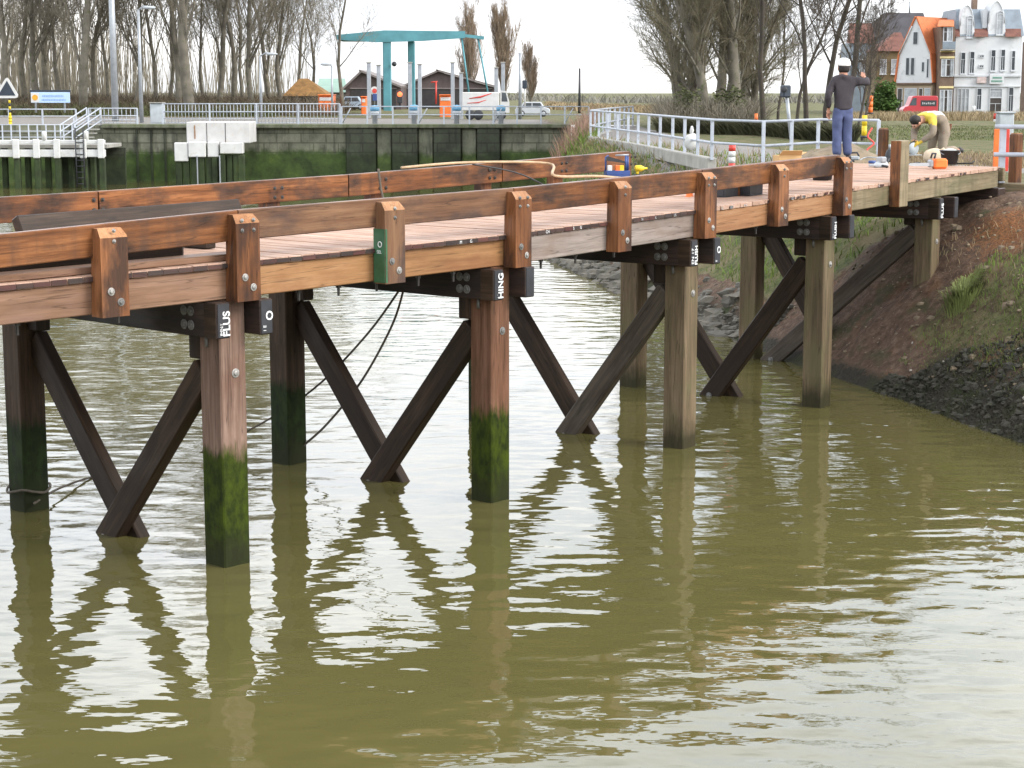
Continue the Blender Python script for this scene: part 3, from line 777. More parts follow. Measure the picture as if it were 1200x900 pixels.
for x0, y0, n_ in ((49.5, 111.0, 14), (48.5, 115.5, 16)):
    b = MB(); rq = random.Random(int(x0 * 7)); x = x0
    for k in range(n_):
        w_ = rq.uniform(.9, 1.5); b.box(xat(x, YB), xat(x + w_, YB), YB - .01, YB - .002, zat(y0 + 2.6, YB), zat(y0 + rq.uniform(0, .7), YB), .001); x += w_ + .6
    b.build('lettering', M['faded_letter'], sg)
b = MB(); b.box(xat(35, YB), xat(82.5, YB), YB + .002, YB + .07, zat(108, YB) + .002, zat(105.5, YB), .01); b.build('hood', M['sign_navy'], sg)
for px in (42, 76): b = MB(); b.tube([at(px, 132, YB + .1), at(px, 108, YB + .1)], .05, 6); b.build('leg', M['galv'], sg)
cb = thing('control_cabinet', 'grey control cabinet on the quay right of the slim lamp post', 'cabinet', at(182, 143.5, 83.2))
b = MB(); b.box(xat(175, 83.2), xat(190, 83.2), 83.2, 83.8, QZ, zat(121, 83.2), .03); b.build('cabinet_body', M['grey_box'], cb)
b = MB(); b.box(xat(176, 83.2), xat(189, 83.2), 83.18, 83.197, QZ + .08, zat(122.5, 83.2), .005); b.build('door', M['grey_box'], cb)
b = MB(); b.box(xat(174.5, 83.2), xat(190.5, 83.2), 83.1, 83.85, zat(121, 83.2) + .001, zat(120, 83.2), .01); b.build('lid', M['concrete'], cb)

# teal bascule bridge
YT = 118
bb = thing('lifting_bridge', 'teal painted balance beam lifting bridge with two columns above the lock', 'lifting bridge', (xat(468, YT), YT, G(xat(468, YT), YT)))
for px, w_, dy in ((454, 4.6, 0), (482.5, 4.0, 3.2)):
    b = MB(); x0, x1 = xat(px - w_, YT + dy), xat(px + w_, YT + dy); b.box(x0, x1, YT + dy - .3, YT + dy + .3, 2.2, zat(47, YT), .04); b.build('column', M['teal'], bb)
b = MB()
for yy in (YT - .36, YT + 2.9):
    b.prism([at(392, 41, yy) , at(395, 46.5, yy), at(440, 49.5, yy), at(495, 48, yy), at(545, 44.5, yy), at(545, 36.5, yy), at(450, 35.5, yy)], (0, .35, 0))
b.build('balance_beam', M['teal'], bb)
for yy in (YT - .36, YT + 2.9):
    b = MB(); b.prism([at(545.2, 43.5, yy), at(567, 46.5, yy), at(567.5, 42.5, yy), at(545.2, 40, yy)], (0, .3, 0)); b.build('beam_tip', M['teal'], bb)
b = MB(); b.box(xat(397, YT), xat(440, YT), YT + .0, YT + 2.88, zat(47.5, YT), zat(41, YT), .05); b.build('counterweight', M['teal'], bb)
b = MB(); b.box(xat(449, YT), xat(487, YT), YT + .32, YT + 2.85, zat(46, YT), zat(40, YT), .03); b.build('cross_beam', M['teal'], bb)
for px0, px1 in ((541, 552), (560, 575)):
    b = MB(); b.tube([at(px0, 44, YT - .2), at(px1, 128, YT - .2)], .06, 5); b.build('hanger', M['teal'], bb)
b = MB(); b.ball(at(462, 75, YT - .5), .16, .16, .16); b.build('floodlight', M['dark'], bb); 
LPX = ((432.5, 74, 'leftmost, beside the blue round sign'), (444, 77, 'just left of the first teal column'), (480.5, 74, 'in front of the second teal column'), (492, 76, 'just right of the second teal column'), (530.5, 74, 'before the middle of the wide brown shed'), (540.5, 86, 'at the left end of the white lorry'), (581.5, 80, 'in front of the lorry cab'), (589.5, 74, 'right of the white lorry in front of the poplar'))
for px, py, wh in LPX:
    t = thing('lock_post', 'grey steel lock post ' + wh, 'post', (xat(px, 97), 97, G(xat(px, 97), 97)), 0, 'grey posts along the lock')
    b = MB(); x = xat(px, 97); b.box(x - .10, x + .10, 96.9, 97.1, 2.3, zat(py, 97), .02); b.build('shaft', M['galv'], t)
    b = MB(); b.box(x - .13, x + .13, 96.87, 97.13, zat(py, 97) + .001, zat(py, 97) + .06, .01); b.build('top_plate', M['concrete'], t)
for k, (px, wh) in enumerate(((439, 'left of the first teal column'), (485, 'beside the second teal column'), (535, 'at the left end of the white lorry'), (587, 'at the right end of the white lorry'))):
    t = thing('capstan', 'round blue capstan behind the white railing ' + wh, 'capstan', (xat(px, 84), 84, G(xat(px, 84), 84)), 0, 'blue capstans on the quay')
    b = MB(); c = V((xat(px, 84), 84, G(xat(px, 84), 84))); b.lathe([(.12, 0), (.12, .45), (.2, .46), (.2, .62)], c, 12); b.build('base', M['grey_box'], t)
    b = MB(); b.lathe([(.21, .621), (.22, .80), (.16, .86), (.001, .88)], c, 12); b.build('head', plain('sky_blue_paint', (.14, .33, .50), .5, .2, 4, bmp=0), t)

def sign_disc(name, px, py, Y, r, label, face, parts, base_py=124, cat='sign'):
    g = at(px, base_py, Y); t = thing(name, label, cat, g)
    b = MB(); b.tube([g, at(px, py - 3, Y)], .04, 6); b.build('pole', M['galv'], t)
    for k, (shape, dx, py0, py1, w_, mt) in enumerate(parts):
        b = MB()
        if shape == 'disc': b.lathe([(w_, 0), (w_, .02), (.001, .022)], at(px + dx, py0, Y - .05 - .03 * k), 14, 0, (0, -1, 0), False)
        else: b.box(xat(px + dx - w_, Y), xat(px + dx + w_, Y), Y - .07 - .03 * k, Y - .05 - .03 * k, zat(py1, Y), zat(py0, Y), .01)
        b.build(face if k == 0 else 'plate', M[mt], t)
    return t
sign_disc('road_sign', 439, 107, 101, .2, 'blue road sign topped by a white round plate beside the lock', 'round_face', [('disc', 0, 106.5, 0, .24, 'white_paint'), ('box', .4, 110, 118, 2.6, 'blue'), ('disc', 0, 106.5, 0, .13, 'red')])
tl = thing('traffic_light', 'traffic light showing red between the two teal columns', 'traffic light', at(468.5, 126, 101))
b = MB(); b.tube([at(468.5, 126, 101), at(468.5, 116, 101)], .06, 6); b.build('pole', M['dark'], tl)
b = MB(); b.box(xat(465.5, 101), xat(471.5, 101), 100.9, 101.1, zat(121, 101), zat(107, 101), .03); b.build('housing', M['dark'], tl)
rm, rn, rb = nt('lit_red_lens'); rb.inputs['Base Color'].default_value = (.8, .08, .02, 1); rb.inputs['Emission Color'].default_value = (1, .18, .06, 1); rb.inputs['Emission Strength'].default_value = .9
b = MB(); b.lathe([(.14, 0), (.12, .03), (.001, .05)], at(468.5, 110.5, 100.89), 12, 0, (0, -1, 0)); b.build('red_lamp', rm, tl)
pl = thing('signal_post', 'slim red signal post with a crossbar in front of the wide brown shed', 'signal', at(511, 122, 103))
b = MB(); b.tube([at(511, 122, 103), at(511, 95, 103)], .05, 6); b.build('shaft', M['red'], pl)
b = MB(); b.tube([at(505, 96.5, 103), at(513, 95.5, 103)], .04, 6); b.build('crossbar', M['red'], pl)
sn = thing('signal_lamp', 'black signal head on a striped post right of the poplar lamp', 'signal', at(615, 126, 96))
b = MB(); b.tube([at(615, 126, 96), at(615, 100, 96)], .05, 6); b.build('shaft', M['white_paint'], sn)
b = MB(); b.box(xat(612, 96), xat(617.5, 96), 95.8, 95.94, zat(104, 96), zat(94, 96), .03); b.build('housing', M['sign_navy'], sn)
def kiosk(px0, px1, py0, py1, Y, label, mat, cat='kiosk', name='kiosk'):
    g = G(xat(px0, Y), Y); t = thing(name, label, cat, (xat((px0 + px1) / 2, Y), Y, g))
    b = MB(); b.box(xat(px0, Y), xat(px1, Y), Y, Y + 1.6, g - .1, zat(py0, Y), .05); b.build('body', M[mat], t)
    b = MB(); b.box(xat(px0 + 1.2, Y), xat(px1 - 1.2, Y), Y - .03, Y - .003, zat(py0 + 6, Y), zat(py0 + 2, Y), .01); b.build('panel', M['white_paint'], t)
    b = MB(); b.box(xat(px0 - .6, Y), xat(px1 + .6, Y), Y - .15, Y + 1.7, zat(py0, Y) + .002, zat(py0 - 1.2, Y), .02); b.build('lid', M[mat], t)
kiosk(373, 390, 112, 124, 102, 'orange site container beside the thatched hut', 'orange', 'container', 'site_container')
kiosk(515, 529, 112, 122, 104, 'small orange skip beside the red signal post', 'orange', 'skip', 'skip_container')
kiosk(423, 429, 114, 124, 103, 'little orange barrier box left of the blue round sign', 'orange', 'barrier', 'barrier_box')

# lorry and cars behind the railing
def lorry():
    Y = 92; g = G(xat(570, Y), Y); t = thing('lorry', 'white box lorry with red lettering parked behind the quay railing', 'lorry', (xat(570, Y), Y, g))
    x0, x1 = xat(541.5, Y), xat(585, Y)
    b = MB(); b.box(x0, x1, Y, Y + 2.0, g + .45, zat(108, Y), .04); bx_ = b.build('box_body', M['white_paint'], t)
    b = MB(); b.tube([(x0 + .35, Y - .004, g + 1.05), (x0 + .9, Y - .004, g + 1.12), (x0 + 1.45, Y - .004, g + 1.30)], [.02, .045, .02], 4); b.tube([(x0 + .25, Y - .004, g + .82), (x0 + .8, Y - .004, g + .85), (x0 + 1.2, Y - .004, g + .98)], [.015, .03, .015], 4); b.build('red_flash', M['red'], bx_)
    b = MB(); b.prism([(x1 + .05, Y + .05, g + .35), (x1 + .5, Y + .05, g + .35), (x1 + .5, Y + .05, g + .85), (x1 + .36, Y + .05, g + 1.4), (x1 + .05, Y + .05, g + 1.45)], (0, 1.9, 0)); b.build('cab', M['white_paint'], t)
    b = MB(); b.prism([(x1 + .12, Y + .044, g + .9), (x1 + .42, Y + .044, g + .9), (x1 + .33, Y + .044, g + 1.33), (x1 + .12, Y + .044, g + 1.35)], (0, .004, 0)); b.build('window', M['glass'], t)
    for x in (x0 + .4, x0 + .8, x1 + .1):
        b = MB(); b.lathe([(.05, -.1), (.22, -.1), (.25, -.07), (.25, .07), (.22, .1), (.05, .1)], (x, Y + .1, g + .25), 16, 0, (0, -1, 0)); b.build('wheel', M['dark'], t)
lorry()
def car(px, py, Y, L_, colr, label, rz=0.0, van=False, name='parked_car'):
    c = at(px, py, Y); g = G(c.x, Y); t = thing(name, label, 'van' if van else 'car', (c.x, Y, g), rz)
    h = 1.9 if van else 1.42; W_ = 1.7
    pf = [(-.5, .28), (-.5, .62), (-.47, .80), (-.36, .86), (-.25, h), (.24, h), (.34, .92), (.47, .80), (.5, .6), (.5, .28)] if not van else [(-.5, .3), (-.5, .75), (-.44, .95), (-.34, 1.05), (-.24, h - .05), (-.15, h), (.46, h), (.5, h - .15), (.5, .3)]
    b = MB(); b.prism([(x * L_, -W_ / 2, z) for x, z in pf], (0, W_, 0)); o = b.build('body', colr, t, True)
    bv = o.modifiers.new('bevel', 'BEVEL'); bv.width = .06; bv.segments = 2; bv.limit_method = 'ANGLE'
    wins = ([[(-.31, .9), (-.03, .9), (-.03, h - .1), (-.23, h - .1)], [(.0, .9), (.28, .9), (.22, h - .1), (.0, h - .1)]] if not van else [[(-.33, 1.08), (-.12, 1.08), (-.12, h - .18), (-.22, h - .18)]])
    for s in (-1, 1):
        for wq in wins:
            b = MB(); b.prism([(x * L_, s * (W_ / 2 + .002), z) for x, z in wq], (0, s * .008, 0)); b.build('window', M['glass'], t, True)
        for x in (-.31, .31):
            b = MB(); b.lathe([(.04, -.1), (.24, -.1), (.31, -.08), (.31, .08), (.24, .1), (.04, .1)], (x * L_, s * (W_ / 2 - .06), .31), 16, 0, (0, s, 0)); wh = b.build('wheel', M['dark'], t, True)
            b = MB(); b.lathe([(.19, .101), (.16, .115), (.001, .118)], (x * L_, s * (W_ / 2 - .06), .31), 12, 0, (0, s, 0)); b.build('rim', M['galv'], wh, True)
        b = MB(); b.box(-.502 * L_, -.49 * L_, s * .55 - .14, s * .55 + .14, .6, .74, .01); b.build('headlight', M['white_paint'], t, True)
    return t
cv = car(624, 130, 112, 3.4, plain('silver_car_paint', (.50, .52, .55), .3, .05, 2, .3, bmp=0), 'silver car behind the railing right of the lorry'); cv.scale = (.62, .62, .62)
cv = car(413, 130, 110, 3.2, plain('pale_blue_car_paint', (.35, .42, .50), .3, .05, 2, .3, bmp=0), 'pale blue car partly hidden left of the blue round sign'); cv.scale = (.5, .5, .55)

# sheds and hut
M['shed'] = plain('dark_brown_shed_boarding', (.085, .062, .058), .75, .2, 2)
M['shed_roof'] = plain('grey_brown_shed_roof', (.17, .145, .135), .75, .2, 1)
M['shed_dark'] = plain('shed_interior_shade_and_seam', (.030, .027, .027), .8, .3, 2)
def shed(x0, xa, x1, ye, ya, Y, label, depth=12):
    g = G(xat(xa, Y), Y); t = thing('shed', label, 'shed', (xat(xa, Y), Y, g))
    b = MB(); b.prism([V((xat(x0, Y), Y, g - .2)), V((xat(x1, Y), Y, g - .2)), at(x1, ye, Y), at(xa, ya, Y), at(x0, ye, Y)], (0, depth, 0)); b.build('wall', M['shed'], t)
    for q0, q1 in ((at(x0, ye, Y), at(xa, ya, Y)), (at(xa, ya, Y), at(x1, ye, Y))):
        d = (q1 - q0).normalized(); nrm = V((-d.z, 0, d.x)); 
        b = MB(); b.prism([q0 - d * .25 + nrm * .01 + V((0, -.4, 0)), q1 + d * .0 + nrm * .01 + V((0, -.4, 0)), q1 + nrm * .16 + V((0, -.4, 0)), q0 - d * .25 + nrm * .16 + V((0, -.4, 0))], (0, depth + .6, 0)); b.build('roof', M['shed_roof'], t)
    b = MB(); b.box(xat(x0 + 6, Y), xat(x1 - 6, Y), Y - .08, Y - .004, g, zat(104.5, Y), .02); b.build('door', M['shed_dark'], t)  # dark panel painted as the shade inside the shed, not a door leaf
    b = MB(); b.box(xat(x0 + 5, Y), xat(x1 - 5, Y), Y - .14, Y - .005, zat(104.5, Y) + .003, zat(103, Y), .02); b.build('lintel', M['shed_roof'], t)
shed(405, 424, 470, 103, 85, 150, 'low dark brown gabled shed left of the first teal column')
shed(470, 514, 582, 103, 84, 158, 'wide dark brown gabled shed behind the white lorry')
ht = thing('hut', 'small white hut with a steep rusty brown thatched roof under the trees', 'hut', (xat(356, 112), 112, G(xat(356, 112), 112)))
g = G(xat(356, 112), 112)
b = MB(); b.box(xat(336, 112), xat(378, 112), 112, 115, g - .2, zat(112, 112), .03); b.build('wall', M['white_paint'], ht)
M['thatch'] = plain('rusty_thatch', (.22, .115, .035), .95, .35, 3, spots=(.12, .075, .03), bmp=.5)
b = MB(); e0 = [V((xat(331, 111.6), 111.5, zat(112.5, 112))), V((xat(385, 111.6), 111.5, zat(112.5, 112))), V((xat(385, 111.6), 115.5, zat(112.5, 112))), V((xat(331, 111.6), 115.5, zat(112.5, 112)))]
r0, r1 = at(351, 92, 113.5), at(361, 92, 113.5)
b.add(e0 + [r0, r1], [[0, 1, 5, 4], [1, 2, 5], [2, 3, 4, 5], [3, 0, 4], [3, 2, 1, 0]]); b.build('roof', M['thatch'], ht)
for px in (341, 352, 365): b = MB(); b.box(xat(px, 112), xat(px + 6, 112), 111.95, 111.996, g + .25, zat(114, 112), .01); b.build('window', M['glass'], ht)
gr = thing('barn', 'pale green roofed barn showing between the hut and the brown shed', 'barn', (xat(388, 160), 160, G(xat(388, 160), 160)))
b = MB(); b.box(xat(372, 160), xat(405, 160), 160, 168, 2, zat(108, 160), .05); b.build('wall', M['concrete'], gr)
b = MB(); b.prism([at(370, 108.2, 159.5), at(407, 108.2, 159.5), at(404, 92, 164), at(374, 92, 164)], (0, .3, 0)); b.build('roof', plain('pale_green_roof', (.22, .33, .27), .7, .1, 1), gr)

# ------------------------------------------------------------------ trees
M['bark'] = plain('grey_brown_bark', (.135, .12, .093), .95, .35, 2.0, spots=(.075, .085, .035), bmp=.6)
M['bark_dark'] = plain('dark_bark', (.055, .045, .035), .95, .35, 2.0, spots=(.055, .06, .025), bmp=.6)
M['twig'] = plain('olive_brown_twigs', (.185, .163, .122), .95, .3, .8, bmp=0)  # twigs and bark lightened, so their colour carries some distance haze
M['twig_olive'] = plain('mossy_olive_twigs', (.165, .145, .092), .95, .3, .8, bmp=0)
M['twig_dark'] = plain('dark_brown_twigs', (.075, .06, .045), .95, .3, .8, bmp=0)
M['twig_pale'] = plain('pale_reddish_twigs', (.25, .185, .125), .95, .25, .5, bmp=0)
M['leaf_brown'] = plain('old_ivy_leaves', (.075, .085, .03), .9, .4, .6, bmp=0)
def perp(d, rng):
    a = V((rng.gauss(0, 1), rng.gauss(0, 1), rng.gauss(0, 1))); a -= d * a.dot(d)
    return a.normalized() if a.length > 1e-4 else V((1, 0, 0))
def grow(mbs, p, d, L, r, lvl, rng, P):
    """one limb: a bent tapering tube, then its side shoots"""
    k = P['seg'][min(lvl, len(P['seg']) - 1)]; pts = [p]; rs = [r]; q = p; dd = V(d)
    tip = P['tip'][min(lvl, len(P['tip']) - 1)]
    for i in range(k):
        dd = (dd + perp(dd, rng) * P['bend'] * rng.random() + V((0, 0, P['up'])) * (1 if lvl else .5)).normalized()
        q = q + dd * (L / k); pts.append(q); rs.append(r * (1 + (tip - 1) * (i + 1) / k))
    mbs[0 if lvl <= P['trunk_lvls'] else 1].tube(pts, rs, 7 if lvl == 0 else (5 if lvl == 1 else 3), cap=False)
    if lvl >= P['levels']: return
    nch = P['n'][lvl]
    for c in range(nch):
        f = P['start'][lvl] + (1 - P['start'][lvl]) * (c + rng.random()) / nch
        j = min(k - 1, int(f * k)); fr = f * k - j; b = pts[j].lerp(pts[j + 1], fr); rb = rs[j] + (rs[j + 1] - rs[j]) * fr
        base = (pts[j + 1] - pts[j]).normalized(); an = P['ang'][lvl] * rng.uniform(.6, 1.35)
        nd = (base * math.cos(an) + perp(base, rng) * math.sin(an)).normalized()
        nd = (nd + V((0, 0, P['lift'])) ).normalized()
        grow(mbs, b, nd, L * P['len'][lvl] * rng.uniform(.65, 1.2) * (1.1 - .45 * f if lvl == 0 else 1), max(P['rmin'], rb * P['rad'][lvl] * rng.uniform(.7, 1.05)), lvl + 1, rng, P)
def tree_meshes(seed, H, r, P, bark, twig):
    rng = random.Random(seed); a, c = MB(), MB(); d = V((rng.uniform(-.06, .06), rng.uniform(-.06, .06), 1)).normalized()
    grow((a, c), V((0, 0, -.3)), d, H, r, 0, rng, P)
    return a, c
TALL = dict(seg=(9, 5, 3, 2, 1), tip=(.25, .25, .3, .5, .6), bend=.16, up=.05, levels=4, trunk_lvls=1, n=(20, 9, 7, 5), start=(.17, .15, .15, .1), ang=(.62, .66, .65, .65), len=(.36, .42, .45, .5), rad=(.42, .5, .5, .6), lift=.2, rmin=.0115)
FORK = dict(TALL, n=(11, 9, 7, 5), start=(.12, .16, .15, .1), ang=(.42, .55, .6, .6), len=(.62, .40, .42, .5), bend=.2, lift=.25)
THIN = dict(TALL, n=(14, 7, 6, 4), start=(.22, .2, .2, .2), len=(.30, .45, .5, .5), bend=.2, rmin=.012)
SPARSE = dict(TALL, n=(11, 7, 6, 4), start=(.22, .2, .2, .2), ang=(.75, .7, .6, .6), len=(.40, .48, .5, .5), bend=.22, lift=.12, rmin=.010)
CLUMP = dict(TALL, seg=(8, 6, 4, 2, 1), n=(17, 9, 8, 6), start=(.10, .12, .12, .1), ang=(.66, .7, .7, .7), len=(.44, .46, .48, .55), bend=.24, lift=.22, rmin=.0075)
POPL = dict(TALL, n=(40, 9, 6, 4), start=(.05, .12, .15, .2), ang=(.40, .32, .36, .4), len=(.46, .46, .5, .5), up=.14, lift=.5, bend=.1, rmin=.012)
LIB = {}
def lib(kind, seed, H, r, P, bark='bark', twig='twig'):
    key = (kind, seed)
    if key not in LIB:
        a, c = tree_meshes(seed, H, r, P, bark, twig)
        root = bpy.data.objects.new('bare_tree', None); root.empty_display_size = .2
        t = a.build('trunk', M[bark], None, True, False); t.parent = root
        if c.v: k = c.build('crown', M[twig], None, True, False); k.parent = root
        LIB[key] = [root, False]; col.objects.link(root)
    e = LIB[key]
    if not e[1]: e[1] = True; return e[0]
    return dup(e[0])
def plant(o, px, Y, label, group, sc=1.0, rz=0.0, lean=0.0, cat='tree', name=None, z=None):
    x = xat(px, Y); o.location = (x, Y, G(x, Y) if z is None else z); o.rotation_euler = (0, lean, rz); o.scale = (sc, sc, sc)
    tag(o, label, cat, group)
    if name: o.name = name
rt = random.Random(11)
GRP = 'bare trees along the lock behind the quay'
left = [(6, 104, 'T', .95, 'bare tree at the far left edge above the triangle sign'), (28, 112, 'F', .9, 'bare tree behind the gap between triangle sign and name board'), (47, 108, 'T', 1.0, 'dark bare tree behind the left half of the name board'),
        (57, 118, 'T', 1.05, 'slightly farther bare tree behind the middle of the name board'), (74, 110, 'N', 1.0, 'thin bare tree behind the right end of the name board'), (97, 102, 'F', 1.15, 'thick forked tree right of the name board'),
        (112, 120, 'T', .95, 'distant bare tree between the thick forked tree and the tall mast'), (126, 112, 'N', .9, 'slender tree just left of the tall pale mast'), (157, 106, 'T', .9, 'straight tree between the mast and the slim lamp post'),
        (182, 112, 'N', 1.05, 'thin leaning tree above the grey cabinet'), (197, 118, 'N', 1.1, 'thin tree just right of the grey cabinet'), (209, 105, 'F', .9, 'forked tree left of the thickest trunk'),
        (224, 100, 'T', 1.55, 'thickest dark trunk of the row above the white dolphin'), (240, 120, 'N', .9, 'pale thin tree right of the thickest trunk'), (256, 108, 'F', .85, 'forking tree above the middle of the white dolphin'),
        (273, 112, 'T', .85, 'bare tree above the right end of the white dolphin'), (285, 118, 'N', 1.0, 'thin bare tree just right of the white dolphin'), (297, 106, 'T', .9, 'straight tree left of the thin lamp post among the trees'),
        (316, 116, 'F', .8, 'forked tree right of the thin lamp post among the trees'), (328, 110, 'F', .75, 'leaning forked tree left of the thatched hut'), (346, 118, 'N', .85, 'slim tree behind the thatched hut roof'), (366, 120, 'S', .7, 'sparse tree on the right behind the hut roof'), (401, 103, 'S', .72, 'sparse tree standing before the tip of the teal beam')]
TR = R
for k, (px, Y, kd, sc, lb) in enumerate(left):
    if kd == 'T': o = lib('T', k % 3, 13, .20, TALL)
    elif kd == 'F': o = lib('F', 10 + k % 2, 12, .23, FORK)
    elif kd == 'N': o = lib('N', 20 + k % 2, 12, .13, THIN)
    else: o = lib('S', 30, 12, .17, SPARSE)
    plant(o, px, Y, lb, GRP, sc, rt.uniform(0, 6.28), rt.uniform(-.05, .05))
# poplars
for px, Y, top, hh, sd, lb in ((550, 165, 26, 10.5, 41, 'slim pale poplar behind the right tip of the teal beam'), (591, 160, 20, 10.5, 42, 'broad dense poplar right of the white lorry'), (622, 172, 62, 10.5, 43, 'shorter poplar on the right of the poplar row')):
    o = lib('P', sd, 10.5, .28, POPL, 'bark', 'twig_pale'); h = zat(top, Y) - G(xat(px, Y), Y)
    plant(o, px, Y, lb, 'poplars by the lock', h / 11.8, rt.uniform(0, 6), 0, 'tree', 'poplar_tree')
    o.scale = (h / 11.8 * (1.0 if sd == 41 else 1.5), h / 11.8 * 1.3, h / 11.8)
# willow clump behind the path
WG = 'multi stemmed willows behind the railed path'
for px, Y, sd, sc, ln, lb in ((793, 76, 51, .78, -.16, 'leaning left stem of the ivy clad willow clump by the path'), (812, 80, 52, .85, -.05, 'willow stem second from the left in the clump'), (829, 74, 53, .85, .02, 'willow stem in the middle of the clump'), (848, 78, 51, .95, .03, 'thick pale willow stem right of the clump middle'), (861, 75, 52, .98, .06, 'dark willow stem on the right side of the clump'), (802, 83, 53, .80, -.10, 'hidden grey willow stem between the two leftmost stems'), (839, 82, 52, .9, .0, 'thin willow stem behind the middle of the clump'), (869, 82, 51, .82, .07, 'grey willow stem at the right rear of the clump'), (880, 80, 53, .62, .10, 'smallest willow stem at the right foot of the clump')):
    o = lib('W', sd, 9.5, .30, CLUMP, 'bark', 'twig_olive'); plant(o, px, Y, lb, WG, sc, rt.uniform(0, 6), ln, 'tree', 'willow_tree')
SG = 'slender bare trees by the standing worker'
for px, Y, kd, sd, sc, ln, lb in ((897, 70, 'N', 61, .95, .0, 'tall straight thin tree right of the willow clump'), (912, 84, 'N', 62, .6, .05, 'small bare sapling behind the dark signal box'), (935, 66, 'S', 63, .62, -.04, 'slender dark tree right of the signal box'), (946, 62, 'S', 64, .85, .03, 'pale grey forked tree left of the standing worker'),
                              (969, 64, 'S', 63, .95, -.02, 'bare tree rising behind the standing worker cap'), (990, 60, 'S', 64, 1.0, .0, 'thick tree just right of the standing worker head'), (1004, 58, 'N', 61, .40, .10, 'crooked sapling left of the orange post'), (1012, 56, 'N', 62, .36, .16, 'leaning sapling touching the worker raised sleeve')):
    o = lib(kd + 'r', sd, 11 if kd == 'S' else 12, .115 if kd == 'S' else .12, SPARSE if kd == 'S' else THIN, 'bark_dark', 'twig_dark'); plant(o, px, Y, lb, SG, sc, rt.uniform(0, 6), ln, 'tree')

# brush and hedges (uncountable undergrowth)
def brush(name, n, area, hmin, hmax, w, mat, z=None, lean=.5, seed=1, segs=1):
    rng = random.Random(seed); b = MB(); vs = []; fs = []
    for i in range(n):
        x, y = area(rng); zz = (G(x, y) if y > WALLY else GR(x, y)) if z is None else z
        h = rng.uniform(hmin, hmax); a = rng.uniform(0, 6.28); dx, dy = math.cos(a) * w, math.sin(a) * w
        lx, ly = rng.gauss(0, lean) * h, rng.gauss(0, lean) * h
        q = len(vs); vs += [(x - dx, y - dy, zz - .03), (x + dx, y + dy, zz - .03), (x + lx * .45 + dx * .7, y + ly * .45 + dy * .7, zz + h * .6), (x + lx * .45 - dx * .7, y + ly * .45 - dy * .7, zz + h * .6), (x + lx, y + ly, zz + h)]
        fs += [[q, q + 1, q + 2, q + 3], [q + 3, q + 2, q + 4]]
    b.add(vs, fs); return tag(b.build(name, M[mat], None, recalc=False), kind='stuff')
M['grass_green'] = plain('green_grass_blades', (.125, .18, .03), .8, .45, 1.3, bmp=0)
M['grass_dull'] = plain('dull_field_grass', (.115, .13, .045), .85, .4, .5, bmp=0)
M['grass_dry'] = plain('dry_grass_blades', (.25, .19, .105), .85, .35, .8, bmp=0)
M['reed_pink'] = plain('pinkish_reeds', (.27, .17, .12), .85, .3, .8, bmp=0)
M['hedge'] = plain('dark_hedge_leaves', (.055, .055, .024), .9, .5, 1.2, bmp=0)
M['shrub_green'] = plain('bright_hedge_leaves', (.05, .10, .012), .8, .5, .8, bmp=0)
M['undergrowth'] = plain('brown_undergrowth', (.088, .066, .04), .95, .45, .25, bmp=0)
brush('undergrowth', 14000, lambda r: (xat(r.uniform(-40, 400), 101), r.uniform(98, 122)), .15, .95, .022, 'undergrowth', seed=2, lean=.7)
brush('distant_wood', 1100, lambda r: (xat(r.uniform(-60, 125), 150), r.uniform(132, 175)), 4.5, 13, .04, 'twig', seed=21, lean=.10)
brush('distant_wood', 420, lambda r: (xat(r.uniform(120, 345), 150), r.uniform(132, 175)), 3, 11, .035, 'twig', seed=24, lean=.12)
brush('undergrowth', 3500, lambda r: (xat(r.uniform(-40, 330), 100), r.uniform(97, 104)), .15, .7, .03, 'leaf_brown', seed=22, lean=.8)
brush('undergrowth', 9000, lambda r: (lambda y: (xat(r.uniform(775, 890), y), y))(r.uniform(70, 82)), .25, 1.35, .018, 'twig', seed=3, lean=.55)
brush('low_hedge', 18000, lambda r: (lambda q: (xat(q, 62 + (q - 880) * -.06), 62 + (q - 880) * -.06 + r.uniform(-.6, .6)))(r.uniform(772, 1000)), .12, .58, .026, 'hedge', seed=4, lean=.6)
brush('grass', 7500, lambda r: (lambda y: (xw(y) + TT(y) * r.uniform(.2, 1.0), y))(r.uniform(28.2, 60)), .05, .18, .012, 'grass_green', seed=5)
brush('grass', 1800, lambda r: (lambda y: (xw(y) + TT(y) * r.uniform(.45, 1.0), y))(r.uniform(30, 60)), .08, .35, .010, 'grass_dry', seed=6)
brush('reeds', 1500, lambda r: (lambda y: (xw(y) + r.uniform(.5, 1.9), y))(r.uniform(62, 80)), .4, 1.15, .018, 'reed_pink', seed=7, lean=.25)
brush('grass', 1500, lambda r: (lambda y: (xw(y) + r.uniform(.3, 2.0), y))(r.uniform(60, 80)), .2, .6, .02, 'grass_green', seed=8)
brush('grass', 6000, lambda r: (lambda y: (xat(r.uniform(1000, 1230), y), y))(r.uniform(56, 80)), .03, .08, .014, 'grass_dull', seed=9)
brush('dry_grass', 9000, lambda r: (lambda y: (xat(r.uniform(990, 1230), y), y) if mnoise.noise(V((y * .15, r.random() * 0 + y * .3, 1))) > -2 else (0, 0))(r.uniform(96, 128)), .10, .58, .03, 'grass_dry', seed=10, lean=.4)
brush('dry_grass', 1800, lambda r: (lambda y: (xat(r.uniform(1030, 1230), y), y))(r.uniform(36, 44)), .04, .16, .012, 'grass_dry', seed=12)
